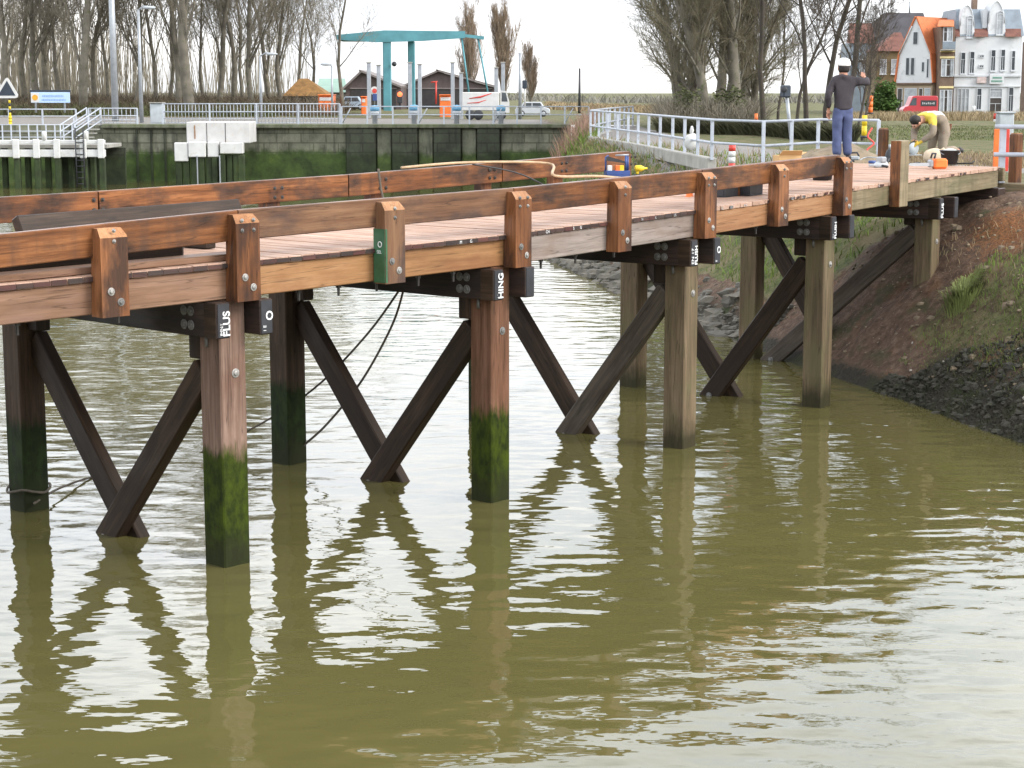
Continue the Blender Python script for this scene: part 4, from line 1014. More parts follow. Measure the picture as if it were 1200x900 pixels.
# dune and far bushes on the horizon
brush('far_hedge', 5000, lambda r: (lambda y: (xat(r.uniform(640, 790), y), y))(r.uniform(170, 230)), .1, .7, .10, 'grass_dry', seed=13)
M['far_twig'] = plain('pale_far_bushes', (.19, .18, .15), .95, .3, .05, bmp=0)  # haze over the far bushes is put into this paler colour
brush('far_hedge', 11000, lambda r: (r.uniform(-230, 260), r.uniform(330, 420)), .3, 1.9, .16, 'far_twig', seed=14, lean=.6)
def clump_bush(name, px, py0, py1, w_, Y, mat, label, n=2500, leaf=.08, cat='bush'):
    g = G(xat(px, Y), Y); t = thing(name, label, cat, (xat(px, Y), Y, g)); rng = random.Random(px); h = zat(py0, Y) - g; rx = w_ / F * Y / 2
    vs = []; fs = []; b = MB()
    for i in range(n):
        u = V((rng.gauss(0, 1), rng.gauss(0, 1), rng.gauss(0, 1))).normalized() * (rng.random() ** .4)
        bm_ = (1 + .75 * mnoise.noise(u.normalized() * 1.6 + V((px, 0, 0)))) * (1 + .3 * mnoise.noise(u * 4 + V((px, 5, 0))))
        c = V((xat(px, Y) + u.x * rx * bm_, Y + u.y * rx * bm_, g + h * .5 + u.z * h * .52 * bm_)); a = perp(V((0, 0, 1)), rng) * leaf; d = perp(a.normalized(), rng) * leaf
        q = len(vs); vs += [c - a, c + d * .6, c + a, c - d * .6]; fs.append([q, q + 1, q + 2, q + 3])
    b.add(vs, fs); b.build('foliage', M[mat], t, recalc=False)
    b = MB(); x = xat(px, Y)
    for k in range(5): b.tube([V((x + rng.uniform(-.3, .3) * rx, Y, g - .1)), V((x + rng.uniform(-.7, .7) * rx, Y + rng.uniform(-.5, .5) * rx, g + h * .8))], [.05, .015], 4)
    b.build('stem', M['bark'], t, recalc=False)
clump_bush('garden_bush', 1036, 98, 132, 34, 128, 'shrub_green', 'bright green bush between the brown building and the shop house', 4200, .12)
clump_bush('ivy_bush', 806, 104, 140, 34, 72, 'leaf_brown', 'ivy grown thicket at the foot of the leaning willow', 1500, .07)
clump_bush('ivy_bush', 855, 100, 142, 40, 73, 'leaf_brown', 'ivy grown thicket at the foot of the thick willow stems', 1500, .07)

# ------------------------------------------------------------------ street of houses
M['stucco'] = plain('white_stucco', (.58, .59, .60), .8, .09, .5, spots=(.44, .45, .455), bmp=.05)
M['trim'] = plain('pale_grey_trim', (.52, .54, .56), .7, .1, 1)
M['slate'] = plain('blue_grey_slate', (.18, .215, .25), .55, .2, 1.5)
M['tile_red'] = plain('dark_red_roof_tile', (.15, .062, .045), .8, .3, 2, spots=(.10, .05, .035))
M['tile_orange'] = plain('orange_roof_tile', (.50, .145, .05), .8, .15, 1.2, spots=(.36, .10, .04))
M['brick'] = plain('brown_brick', (.15, .10, .072), .85, .25, 2)
M['brick_olive'] = plain('olive_brown_wall', (.165, .12, .06), .85, .25, .7)
M['roof_dark'] = plain('charcoal_roof', (.055, .052, .058), .8, .25, 1)
M['tan'] = plain('tan_shop_front', (.34, .26, .18), .75, .15, 1)
M['cream'] = plain('cream_band', (.66, .55, .28), .7, .1, 1, bmp=0)
M['shop_dark'] = plain('dark_shop_interior', (.05, .04, .035), .5, .4, 2)
M['pane_pale'] = plain('curtained_window', (.34, .36, .38), .25, .3, 2, bmp=0)
YH = 160
def window(par, x0, x1, y0, y1, Y, mat='glass', arch=False, sill=True):
    X0, X1, Z0, Z1 = xat(x0, Y), xat(x1, Y), zat(y1, Y), zat(y0, Y); fw = .055
    b = MB(); b.box(X0 - fw, X0, Y - .09, Y - .003, Z0 - fw, Z1 + fw, .005); b.box(X1, X1 + fw, Y - .09, Y - .003, Z0 - fw, Z1 + fw, .005)
    b.box(X0 + .001, X1 - .001, Y - .088, Y - .003, Z1, Z1 + fw - .001, .005); b.box(X0 + .001, X1 - .001, Y - .088, Y - .003, Z0 - fw + .001, Z0, .005)
    zm = Z0 + (Z1 - Z0) * .68; b.box(X0 + .002, X1 - .002, Y - .06, Y - .02, zm - .02, zm + .02, .003)
    if X1 - X0 > .3: xm = (X0 + X1) / 2; b.box(xm - .02, xm + .02, Y - .058, Y - .021, Z0 + .002, zm - .022, .003)
    if arch:
        r = (X1 - X0) / 2; pts = [V(((X0 + X1) / 2 + math.cos(q) * (r + .03), Y - .05, Z1 + fw + math.sin(q) * r)) for q in np.linspace(0, math.pi, 9)]; b.tube(pts, .04, 5)
    o = b.build('window', M['trim'], par)
    b = MB(); b.box(X0 + .001, X1 - .001, Y - .03, Y - .004, Z0 + .001, Z1 - .001, .002); b.build('pane', M[mat], o)
    if arch:
        b = MB(); r = (X1 - X0) / 2 - .01; pts = [V(((X0 + X1) / 2 + math.cos(q) * r, Y - .03, Z1 + fw + .002 + math.sin(q) * r)) for q in np.linspace(0, math.pi, 9)]; b.prism(pts, (0, .025, 0)); b.build('pane', M[mat], o)
    if sill:
        b = MB(); b.box(X0 - .1, X1 + .1, Y - .16, Y - .004, Z0 - fw - .09, Z0 - fw - .002, .01); b.build('sill', M['trim'], o)
    return o
gH = G(xat(1155, YH), YH)
wh = thing('town_house', 'white stuccoed town house with two curved gables and grey mansard roof', 'house', (xat(1156, YH), YH, gH))
b = MB(); b.box(xat(1117.5, YH), xat(1195.5, YH), YH, YH + 7, gH - .3, zat(42, YH), .02); b.build('wall', M['stucco'], wh)
for gx in ([(1124.5, 42.5), (1125.2, 30), (1126.5, 20), (1128.5, 12), (1131, 7.5), (1133.5, 6), (1136, 7.5), (1138.6, 12), (1140.4, 20), (1141.6, 30), (1142.5, 42.5)], [(1157.5, 42.5), (1158.5, 27), (1160.3, 15), (1163, 7), (1166, 2.5), (1168.3, 1), (1170.6, 2.5), (1173.4, 7), (1176, 15), (1177.6, 27), (1178.8, 42.5)]):
    b = MB(); b.prism([at(x, y, YH - .02) for x, y in gx], (0, 2.6, 0)); gb = b.build('gable', M['stucco'], wh)
    b = MB(); b.tube([at(x, y, YH - .04) for x, y in gx[1:-1]], .06, 5); b.build('gable_coping', M['trim'], gb)
b = MB(); e = [V((xat(1116.5, YH), YH - .1, zat(42, YH) + .003)), V((xat(1197, YH), YH - .1, zat(42, YH) + .003)), V((xat(1197, YH), YH + 7, zat(42, YH) + .003)), V((xat(1116.5, YH), YH + 7, zat(42, YH) + .003))]
t_ = [V((xat(1121, YH), YH + 1.3, zat(10, YH))), V((xat(1196, YH), YH + 1.3, zat(10, YH))), V((xat(1196, YH), YH + 6, zat(10, YH))), V((xat(1121, YH), YH + 6, zat(10, YH)))]
b.add(e + t_, [[3, 2, 1, 0], [4, 5, 6, 7], [0, 1, 5, 4], [1, 2, 6, 5], [2, 3, 7, 6], [3, 0, 4, 7]]); rf = b.build('roof', M['slate'], wh)
b = MB(); b.box(xat(1142.5, YH), xat(1148.5, YH), YH + 2, YH + 2.6, zat(11, YH), zat(-2, YH), .03); b.build('chimney', M['brick'], rf)
b = MB(); b.box(xat(1149, YH), xat(1154.5, YH), YH + .2, YH + 1.6, zat(33, YH), zat(11, YH), .03); b.build('dormer', M['trim'], rf)
for x0, x1 in ((1141.8, 1158), (1178.2, 1196.5), (1117, 1124.8)):
    b = MB(); b.prism([at(x0, 43, YH - .45), at(x1, 43, YH - .45), at(x1, 33, YH + .32), at(x0, 33, YH + .32)], (0, .12, .05)); b.build('pent_roof', M['tile_red'], wh)
for x0, x1, y0, y1, ar in ((1130.6, 1136, 22, 43.5, 1), (1165.2, 1171.4, 17, 40, 1)): window(wh, x0, x1, y0, y1, YH - .025, 'pane_pale', True, True)
for x0, x1, y0, y1 in ((1124.8, 1129.2, 62, 86), (1135.4, 1139.8, 61, 85.5), (1160, 1164.4, 59, 82.5), (1171.4, 1175.6, 58.5, 82), (1184, 1187.4, 60, 82), (1145.2, 1149.8, 104, 128), (1182.4, 1187.2, 103, 130)): window(wh, x0, x1, y0, y1, YH, 'glass')
for x0 in (1122.4, 1127, 1131.6): window(wh, x0, x0 + 3.4, 104.5, 134, YH, 'pane_pale', False, False)
for y0 in (64.5, 76.5): window(wh, 1146.6, 1150.8, y0, y0 + 2.4, YH, 'glass', False, False)
b = MB(); b.box(xat(1117, YH), xat(1196, YH), YH - .14, YH - .004, zat(90, YH), zat(88, YH), .01); b.build('string_course', M['trim'], wh)
b = MB(); b.box(xat(1117, YH), xat(1196, YH), YH - .12, YH - .004, zat(102, YH), zat(100.3, YH), .01); b.build('string_course', M['trim'], wh)
window(wh, 1160.4, 1173.6, 104, 113.5, YH, 'pane_pale', False, False); window(wh, 1160.4, 1173.6, 115, 135, YH, 'shop_dark', False, False)
b = MB(); b.box(xat(1158, YH), xat(1175, YH), YH - .30, YH - .145, zat(98.5, YH), zat(87, YH), .02); sb = b.build('sign_board', M['stucco'], wh)
b = MB()
for (x0, x1, y0) in ((1161.5, 1171.5, 90), (1160, 1173, 94)):
    x = x0
    while x < x1: b.box(xat(x, YH), xat(x + .75, YH), YH - .32, YH - .303, zat(y0 + 2.2, YH), zat(y0, YH), .002); x += 1.1
b.build('lettering', plain('green_sign_lettering', (.12, .30, .22), .5, .1, 5, bmp=0), sb)
b = MB(); b.box(xat(1143.6, YH), xat(1154.4, YH), YH - .26, YH - .145, zat(97.5, YH), zat(90.5, YH), .02); b.build('sign_board', plain('faded_pink_sign', (.52, .42, .40), .6, .2, 4, bmp=0), wh)

# gambrel house with orange roof, turned to the side street
YG = 161; rz = R(-45); gx_ = xat(1071, YG); gG = G(gx_, YG)
gh = thing('shop_house', 'steep white gabled house with bright orange roof and tan shop front', 'house', (gx_, YG, gG), rz)
zH, zk, z1 = zat(20, YG) - gG, zat(64, YG) - gG, zat(97, YG) - gG
prof = [(-1.85, z1), (-1.55, zk), (0, zH), (1.55, zk), (1.85, z1)]; DH = 6.2
b = MB(); b.prism([(x, 0, z) for x, z in prof], (0, DH, 0)); b.build('gable_wall', M['stucco'], gh, True)
b = MB(); b.box(-1.82, 1.82, .02, DH, -.3, z1 - .002, .02); b.build('shop_floor', M['tan'], gh, True)
for q0, q1 in zip(prof[:-1], prof[1:]):
    q0, q1 = V((q0[0], 0, q0[1])), V((q1[0], 0, q1[1])); d = (q1 - q0).normalized(); nm = V((-d.z, 0, d.x))
    b = MB(); b.prism([q0 + nm * .006 - V((0, .14, 0)), q1 + nm * .006 - V((0, .14, 0)), q1 + nm * .13 - V((0, .14, 0)), q0 + nm * .13 - V((0, .14, 0))], (0, DH + .2, 0)); b.build('roof', M['tile_orange'], gh, True)
def lwin(par, x0, x1, z0, z1, y, mat):
    b = MB(); b.box(x0 - .05, x1 + .05, y - .05, y - .003, z0 - .05, z1 + .05, .005); o = b.build('window', M['trim'], par, True)
    b = MB(); b.box(x0, x1, y - .064, y - .052, z0, z1, .002); b.build('pane', M[mat], o, True)
for x0, x1, a, c, mt in ((-.85, -.55, .18, .55, 'glass'), (-.35, -.05, .18, .55, 'glass'), (.75, .95, .25, .45, 'glass'), (1.25, 1.4, .12, .52, 'glass')): lwin(gh, x0, x1, z1 + (zk - z1) * a * 1.6, z1 + (zk - z1) * c * 1.6, 0, mt)
lwin(gh, -.2, .2, zk + .9, zk + 1.9, 0, 'glass')
for x0, x1, mt in ((-1.6, -1.2, 'shop_dark'), (-.9, .25, 'pane_pale'), (.55, .85, 'shop_dark'), (1.1, 1.6, 'pane_pale')): lwin(gh, x0, x1, .3, z1 - .5, .02, mt)
b = MB(); b.box(-1.9, 1.9, -.22, -.001, z1 - .16, z1 - .003, .02); b.build('fascia', M['brick'], gh, True)
b = MB(); b.tube([(-1.55, -.12, zk + .05), (-.35, -.12, zH - .75)], .06, 4); b.tube([(1.55, -.12, zk + .05), (.35, -.12, zH - .75)], .06, 4); b.build('barge_board', M['trim'], gh, True)

YBk = 158.5; x0, x1 = xat(1100.5, YBk), xat(1116.6, YBk)
bh = thing('balcony_house', 'narrow brown brick house with cream bands and a blue grey balcony', 'house', ((x0 + x1) / 2, YBk, G(x1, YBk)))
b = MB(); b.box(x0, x1, YBk, YBk + 5, G(x1, YBk) - .3, zat(31, YBk), .02); b.build('wall', M['brick'], bh)
b = MB(); b.prism([at(1099, 31, YBk - .3), at(1118, 31, YBk - .3), at(1118, 24, YBk + 2), at(1101, 24, YBk + 2)], (0, .15, .08)); b.build('roof', M['tile_orange'], bh)
for y0, y1 in ((66, 68.5), (101, 103.5), (59.5, 61)): 
    b = MB(); b.box(x0 - .04, x1 + .02, YBk - .12, YBk - .004, zat(y1, YBk), zat(y0, YBk), .01); b.build('band', M['cream'], bh)
for wx0, wx1, y0, y1, mt in ((1103.5, 1107, 32.5, 48, 'shop_dark'), (1108.5, 1113, 32.5, 48, 'pane_pale'), (1102.5, 1106.5, 70, 89, 'pane_pale'), (1108, 1112, 70, 89, 'shop_dark'), (1112.8, 1115.8, 70, 89, 'pane_pale'), (1102, 1105.5, 106, 131, 'pane_pale'), (1107, 1110, 106, 131, 'shop_dark'), (1111.5, 1115, 106, 131, 'pane_pale')): window(bh, wx0, wx1, y0, y1, YBk, mt, False, False)
b = MB(); b.box(x0 - .05, x1 - .1, YBk - .9, YBk - .005, zat(59.4, YBk), zat(58, YBk), .02); bc = b.build('balcony', M['concrete'], bh)
b = MB(); b.box(x0 - .04, x1 - .12, YBk - .88, YBk - .84, zat(57.8, YBk), zat(49, YBk), .01)
b.build('balustrade', M['slate'], bc)

YW = 188; gW = G(xat(1030, YW), YW)
bw = thing('brick_building', 'big olive brown building with a steep charcoal roof behind the bush', 'building', (xat(1035, YW), YW, gW))
b = MB(); b.box(xat(1003, YW), xat(1092, YW), YW, YW + 10, gW - .5, zat(62, YW), .03); b.build('wall', M['brick_olive'], bw)
b = MB(); e = [V((xat(1001, YW), YW - .4, zat(62, YW))), V((xat(1096, YW), YW - .4, zat(62, YW))), V((xat(1096, YW), YW + 10.4, zat(62, YW))), V((xat(1001, YW), YW + 10.4, zat(62, YW)))]
r_ = [at(1036, 15, YW + 4), at(1082, 15, YW + 4)]; b.add(e + r_, [[0, 1, 5, 4], [1, 2, 5], [2, 3, 4, 5], [3, 0, 4], [3, 2, 1, 0]]); rf = b.build('roof', M['roof_dark'], bw)
b = MB(); b.tube([at(1066, 15, YW + 4), at(1066, 2, YW + 4)], .09, 5); b.build('aerial', M['galv'], rf)
for px in (1012, 1024, 1040, 1054): window(bw, px, px + 5, 72, 88, YW, 'pane_pale')
YO = 172; gO = G(xat(1010, YO), YO)
bo_ = thing('tiled_house', 'small house with hipped orange tile roof below the charcoal roof', 'house', (xat(1010, YO), YO, gO))
b = MB(); b.box(xat(1026, YO), xat(1060, YO), YO, YO + 5, gO - .4, zat(60, YO), .02); b.build('wall', M['brick_olive'], bo_)
b = MB(); e = [V((xat(1024, YO), YO - .3, zat(60, YO))), V((xat(1063, YO), YO - .3, zat(60, YO))), V((xat(1063, YO), YO + 5.3, zat(60, YO))), V((xat(1024, YO), YO + 5.3, zat(60, YO)))]; r_ = [at(1048, 38, YO + 2.2), at(1056, 38, YO + 2.8)]
b.add(e + r_, [[0, 1, 5, 4], [1, 2, 5], [2, 3, 4, 5], [3, 0, 4], [3, 2, 1, 0]]); b.build('roof', M['tile_red'], bo_)
for px in (1031, 1044): window(bo_, px, px + 6, 70, 86, YO, 'pane_pale')
YL2 = 180; bl = thing('slate_house', 'dark gabled house with rust brown roof at the left of the street', 'house', (xat(1006, YL2), YL2, G(xat(1006, YL2), YL2)))
b = MB(); b.box(xat(995, YL2), xat(1024, YL2), YL2, YL2 + 5, 1.2, zat(50, YL2), .02); b.build('wall', M['slate'], bl)
b = MB(); b.prism([at(993, 50.5, YL2 - .3), at(1026, 50.5, YL2 - .3), at(1022, 28, YL2 + 2.5), at(996, 28, YL2 + 2.5)], (0, .3, .1)); b.build('roof', M['tile_red'], bl)
for px in (998, 1007, 1016): window(bl, px, px + 4.5, 74, 92, YL2, 'pane_pale')
b = MB(); b.box(xat(994, YL2), xat(1025, YL2), YL2 - .4, YL2 - .005, zat(71, YL2), zat(69, YL2), .02); b.build('cornice', M['trim'], bl)
YE = 142; be = thing('edge_house', 'brown gabled house cut by the right edge beside the white town house', 'house', (xat(1205, YE), YE, G(xat(1205, YE), YE)))
b = MB(); b.box(xat(1196, YE + 8), xat(1300, YE), YE, YE + 8, 1.2, zat(46, YE), .02); b.build('wall', M['brick'], be)
b = MB(); b.prism([at(1224, 48, YE - .4), at(1300, 48, YE - .4), at(1300, 8, YE + 4), at(1222, 8, YE + 4)], (0, .3, .1)); b.build('roof', M['tile_red'], be)
for px in (1236, 1250): window(be, px, px + 6, 62, 82, YE, 'glass')
vn = car(1076, 134, 138, 3.0, plain('red_van_paint', (.42, .035, .045), .3, .06, 2, bmp=0), 'red van parked in front of the tan shop front', 0, True, 'parked_van')
vn.scale = (.86, .86, .86)
b = MB(); b.box(.0, 1.35, -.868, -.856, 1.02, 1.52, .01); pn = b.build('side_panel', M['dark'], vn, True)
b = MB(); x = .12
for k in range(7): b.box(x, x + .1, -.874, -.869, 1.17 + (k % 2) * .02, 1.36 - (k % 3) * .03, .002); x += .16
b.build('lettering', M['white_worn'], pn, True)

# ------------------------------------------------------------------ path railing, posts and barriers near the abutment
pr = [V((p.x, p.y, GR(p.x, p.y) + .0)) for p in RAILP]
for p in pr: p.z = 2.44
rp = [V((xat(742, 79), 79, 2.44)), V((xat(715, 70), 70, 2.44))] + pr + [V((xat(960, 40.5), 40.5, 2.45)), V((xat(1031, 39.5), 39.5, 2.45))]
railing('path_railing', rp, .86, 'long curving white railing along the paved path beyond the bridge', post_every=1.75, rails=(1.0, .42), r=.032, postw=.036)
b = MB()
for q0, q1 in zip(rp[1:7], rp[2:8]): b.beam(q0 + UP * -.12, q1 + UP * -.12, .22, .30, .02)
kb = b.build('path_kerb', M['concrete'], None, origin=rp[3]); tag(kb, kind='structure')
Yr = 27.4
sl = MB(); s0, s1 = at(1160, 223.5, Yr + .2), at(1300, 226, Yr - .4); s0.z = s1.z = zat(223.5, Yr); sl.beam(s0, s1, .24, .22, .015); so_ = sl.build('sill_beam', M['beam_moss'], None, origin=s0); tag(so_, 'mossy sill timber lying under the short white rail on the bank', 'timber')
rr = thing('short_railing', 'short white railing standing on the mossy sill at the right edge', 'railing', (xat(1178, Yr), Yr, s0.z + .11))
zb2 = s0.z + .112
for hh in (zat(148.5, Yr), zat(181, Yr)):
    b = MB(); b.tube([(xat(1167.5, Yr), Yr, hh), (xat(1300, Yr), Yr - .5, hh)], .033, 8); b.build('rail', M['white_steel'], rr)
for px in (1177.5, 1262): b = MB(); x = xat(px, Yr); b.box(x - .045, x + .045, Yr - .03 - (px > 1200) * .3, Yr + .04 - (px > 1200) * .3, zb2, zat(148, Yr), .008); b.build('post', M['white_steel'], rr)
def stump(px0, px1, py0, py1, Y, label, mat='rail', dep=.24, rz=0):
    c = at((px0 + px1) / 2, py1, Y); hw = (px1 - px0) / 2 / F * Y; t = thing('timber_post', label, 'post', (c.x, Y, c.z))
    b = MB(); a = V((math.cos(.62), math.sin(.62), 0)); o = V((a.y, -a.x, 0)); s = hw * 2 / 1.37
    b.block((c.x, Y, (c.z + zat(py0, Y)) / 2 - .1), UP, a, o, zat(py0, Y) - c.z + .2, s, s, .015); b.build('shaft', M[mat], t)
    b = MB(); b.block((c.x, Y, zat(py0, Y) + .008), a, o, UP, s - .03, s - .03, .012, .003); b.build('cut_top', M['post_top'], t)
    return t
stump(1028, 1041, 151, 183, 31.6, 'brown timber post at the far corner of the deck beside the white railing end')
stump(1181, 1197, 157, 213, 28.2, 'dark brown timber post behind the short white railing', 'post')
def marker(px0, px1, py0, py1, Y, mats, label, name='barrier_post'):
    c = at((px0 + px1) / 2, py1, Y); t = thing(name, label, 'marker', c); n_ = len(mats); z0, z1 = c.z, zat(py0, Y); r = (px1 - px0) / 2 / F * Y
    b = MB(); b.lathe([(r * 1.5, -.02), (r * 1.5, .03), (r * .8, .05)], c, 10); b.build('foot', M['dark'], t)
    for k, mt in enumerate(mats):
        b = MB(); b.lathe([(r, z0 + .03 + (z1 - z0 - .03) * k / n_ - c.z), (r, z0 + .03 + (z1 - z0 - .03) * (k + 1) / n_ - .002 - c.z)], c, 12); b.build('band', M[mt], t)
    return t
marker(1009.5, 1015.5, 135, 161, 44, ['yellow', 'yellow'], 'yellow marker post right of the standing worker')
marker(1017.5, 1022.5, 112, 133, 80, ['orange', 'orange', 'orange'], 'tall orange marker beside the bright green bush')
marker(853.5, 861.5, 170, 200, 36, ['red', 'white_paint', 'white_paint', 'red'], 'red and white marker behind the front kerb rail')
marker(884, 888, 133, 145, 66, ['orange'], 'small orange marker at the right foot of the willow clump')
marker(1139, 1142.5, 124, 140, 120, ['orange', 'white_paint'], 'far orange marker before the white town house')
marker(1164, 1168.5, 133, 147, 90, ['white_paint', 'red'], 'low white marker left of the grey utility box')
ob = thing('barrier_board', 'orange and white striped barrier boards behind the short white railing', 'barrier', at(1180, 181, 33))
for k, (x0, x1, mt) in enumerate(((1167.5, 1174.5, 'orange'), (1175, 1180, 'white_paint'), (1180.5, 1185.5, 'red'))):
    b = MB(); b.box(xat(x0, 33), xat(x1, 33), 33 + k * .002, 33.05, 2.5, zat(151, 33), .01); b.build('stripe', M[mt], ob)
b = MB(); b.box(xat(1170, 33), xat(1184, 33), 33.06, 33.1, zat(166, 33), zat(162, 33), .01); b.build('batten', M['dark'], ob)
ub = thing('utility_box', 'grey utility box on the verge in front of the white town house', 'cabinet', at(1181, 147, 60))
b = MB(); b.box(xat(1172.5, 60), xat(1190, 60), 60, 60.5, 2.1, zat(133, 60), .03); b.build('body', M['grey_box'], ub)
b = MB(); b.box(xat(1171.8, 60), xat(1191, 60), 59.95, 60.55, zat(133, 60) + .002, zat(131, 60), .01); b.build('lid', M['grey_box'], ub)
b = MB(); b.box(xat(1173.5, 60), xat(1181, 60), 59.985, 59.998, 2.35, zat(134.5, 60), .003); b.build('door', M['grey_box'], ub)
sx_ = thing('signal_box', 'dark signal box on a leaning grey pole left of the slender trees', 'signal', at(927, 160, 46))
b = MB(); b.tube([at(927, 162, 46), at(922, 112, 46)], .045, 8); b.build('pole', M['galv'], sx_)
b = MB(); c = at(920.5, 107, 46); b.block(c, V((.9, .4, 0)).normalized(), V((-.4, .9, 0)).normalized(), UP, .22, .2, .30, .03); b.build('housing', M['sign_navy'], sx_)
b = MB(); b.lathe([(.07, 0), (.075, .08), (.06, .09)], c + V((-.05, -.15, .04)), 12, 0, (-.3, -1, 0)); b.build('hood', M['dark'], sx_)
# soil heap
hp = MB(); vs = []; fs = []; hc = at(985, 176, 36.2); nn, kk_ = 30, 9
for i in range(kk_):
    q = i / (kk_ - 1)
    for j in range(nn):
        an = 2 * math.pi * j / nn; r = q * (1 + .16 * mnoise.noise(V((math.cos(an) * 1.7, math.sin(an) * 1.7, 1)))); x, y = hc.x + math.cos(an) * r * 1.25, hc.y + math.sin(an) * r * .9
        z = 2.36 + .52 * (1 - q ** 2.2) + .24 * mnoise.noise(V((x * 2.2, y * 2.2, 4))) * (1 - q) + .04 * mnoise.noise(V((x * 6, y * 6, 2))); vs.append((x, y, z))
for i in range(kk_ - 1):
    for j in range(nn): fs.append([i * nn + j, i * nn + (j + 1) % nn, (i + 1) * nn + (j + 1) % nn, (i + 1) * nn + j])
hp.add(vs, fs, 0, None, None, True); M['soil'] = plain('dry_soil', (.20, .155, .105), .95, .35, 3, spots=(.11, .10, .05), bmp=.8)
tag(hp.build('soil_heap', M['soil'], None, recalc=False, origin=(hc.x, hc.y, 2.4)), 'low heap of dry soil behind the railing left of the worker', 'soil heap')

# riprap stones on the waterline
def rocks(name, n, area, s0, s1, mat, seed, flat=.7):
    rng = random.Random(seed); random.seed(seed); b = MB()
    for i in range(n):
        x, y = area(rng); s = rng.uniform(s0, s1) * (.5 + 1.7 * rng.random() ** 4); b.ball((x, y, GR(x, y) - s * .12), s, s * rng.uniform(.7, 1.1), s * flat * rng.uniform(.6, 1.1), 0, 6, 4, .28, False)
    return tag(b.build(name, M[mat], None, recalc=False), kind='stuff')
M['stone'] = plain('grey_riprap_stone', (.115, .105, .085), .9, .5, 1.7, spots=(.05, .05, .03), bmp=.6)
M['stone_dark'] = plain('weed_covered_stone', (.042, .038, .026), .75, .5, 5.0, spots=(.032, .045, .012), bmp=.8)
M['stone_pale'] = plain('pale_chalky_stone', (.36, .33, .28), .9, .3, 3, bmp=.5)
rocks('riprap', 1900, lambda r: (lambda y: (xw(y) + r.uniform(-.15, .85) * r.random() ** .5, y))(r.uniform(28.2, 62)), .04, .14, 'stone', 31)
rocks('riprap', 4200, lambda r: (lambda y: (xw(y) + r.uniform(-.12, 1.15) * (1 if y < 22.3 else max(.2, (24 - y) / 1.7)), y))(r.uniform(14, 24)), .014, .046, 'stone_dark', 32)
rocks('rubble', 60, lambda r: (lambda y: (xw(y) + r.uniform(-.1, 1.4), y))(r.uniform(14, 23)), .04, .08, 'stone_dark', 35)
rocks('rubble', 26, lambda r: (lambda y: (xw(y) + r.uniform(.3, 2.2), y))(r.uniform(17, 25)), .02, .05, 'stone_pale', 33)
rocks('rubble', 500, lambda r: (lambda y: (xw(y) + r.uniform(.3, 3.3), y))(r.uniform(20, 28.5)), .012, .045, 'soil', 34)
M['grass_tuft'] = plain('yellow_green_grass_tuft', (.17, .20, .06), .8, .35, 3, bmp=0)
M['seaweed'] = plain('dark_weed', (.030, .030, .016), .7, .5, 3, bmp=0)
brush('seaweed', 12000, lambda r: (lambda y: (xw(y) + r.uniform(-.06, 1.05) * (1 if y < 22.3 else max(.2, (24 - y) / 1.7)), y))(r.uniform(14, 24)), .015, .055, .008, 'seaweed', seed=61, lean=1.1)
brush('moss', 5000, lambda r: (lambda y: (xw(y) + r.uniform(.35, 1.5), y))(r.uniform(16, 24.2)), .01, .035, .008, 'grass_dull', seed=62, lean=1.0)
# grass tuft on the bank
def tuft(c, n, h, sp, label, seed):
    rng = random.Random(seed); b = MB(); vs = []; fs = []
    for i in range(n):
        an = rng.uniform(0, 6.28); r = sp * rng.random() ** .7; x, y = c[0] + math.cos(an) * r, c[1] + math.sin(an) * r; z = GR(x, y) - .02; hh = h * rng.uniform(.5, 1.1); w_ = .006
        lx, ly = math.cos(an) * hh * rng.uniform(.2, .9), math.sin(an) * hh * rng.uniform(.2, .9); pa = an + 1.57; dx, dy = math.cos(pa) * w_, math.sin(pa) * w_
        q = len(vs); vs += [(x - dx, y - dy, z), (x + dx, y + dy, z), (x + lx * .5 + dx, y + ly * .5 + dy, z + hh * .75), (x + lx * .5 - dx, y + ly * .5 - dy, z + hh * .75), (x + lx * 1.1, y + ly * 1.1, z + hh * .8)]
        fs += [[q, q + 1, q + 2, q + 3], [q + 3, q + 2, q + 4]]
    b.add(vs, fs); return tag(b.build('grass_tuft', M['grass_tuft'], None, recalc=False, origin=(c[0], c[1], GR(c[0], c[1]))), label, 'grass tuft')
def on_bank(px, py):
    for k in range(400):
        Y = 12 + k * .06; p = at(px, py, Y)
        if p.x > xw(Y) - .2 and p.z <= GR(p.x, p.y): return p
    return at(px, py, 25)
p = on_bank(1128, 352); tuft((p.x, p.y), 520, .25, .24, 'long green grass tuft on the bare slope right of the last pile', 41)
for k in range(26):
    rr_ = random.Random(100 + k); y = rr_.uniform(19.5, 27); x = xw(y) + rr_.uniform(1.2, 3.4)
brush('grass', 2600, lambda r: (lambda y: (xw(y) + r.uniform(.6, 2.0), y) if mnoise.noise(V((y * 1.3, r.random(), 2))) > -.15 else (xw(y) + r.uniform(1.2, 1.9), y))(r.uniform(18, 24.6)), .02, .08, .006, 'grass_green', seed=51)
brush('dry_grass', 700, lambda r: (lambda y: (xw(y) + r.uniform(1.5, 3.3), y))(r.uniform(20, 26)), .03, .12, .005, 'grass_dry', seed=52)
# the bare shrub on the slope
rng = random.Random(5); b = MB(); c = at(757, 205, 40); c.z = GR(c.x, c.y)
for k in range(16):
    d = V((rng.gauss(0, .45), rng.gauss(0, .45), 1)).normalized(); q = c + d * rng.uniform(.6, 1.2); b.tube([c, c.lerp(q, .5) + V((rng.gauss(0, .04), 0, .02)), q], [.014, .01, .005], 4)
tag(b.build('bare_shrub', M['twig_dark'], None, recalc=False, origin=c), 'bare twiggy shrub on the grass slope below the path railing', 'shrub')

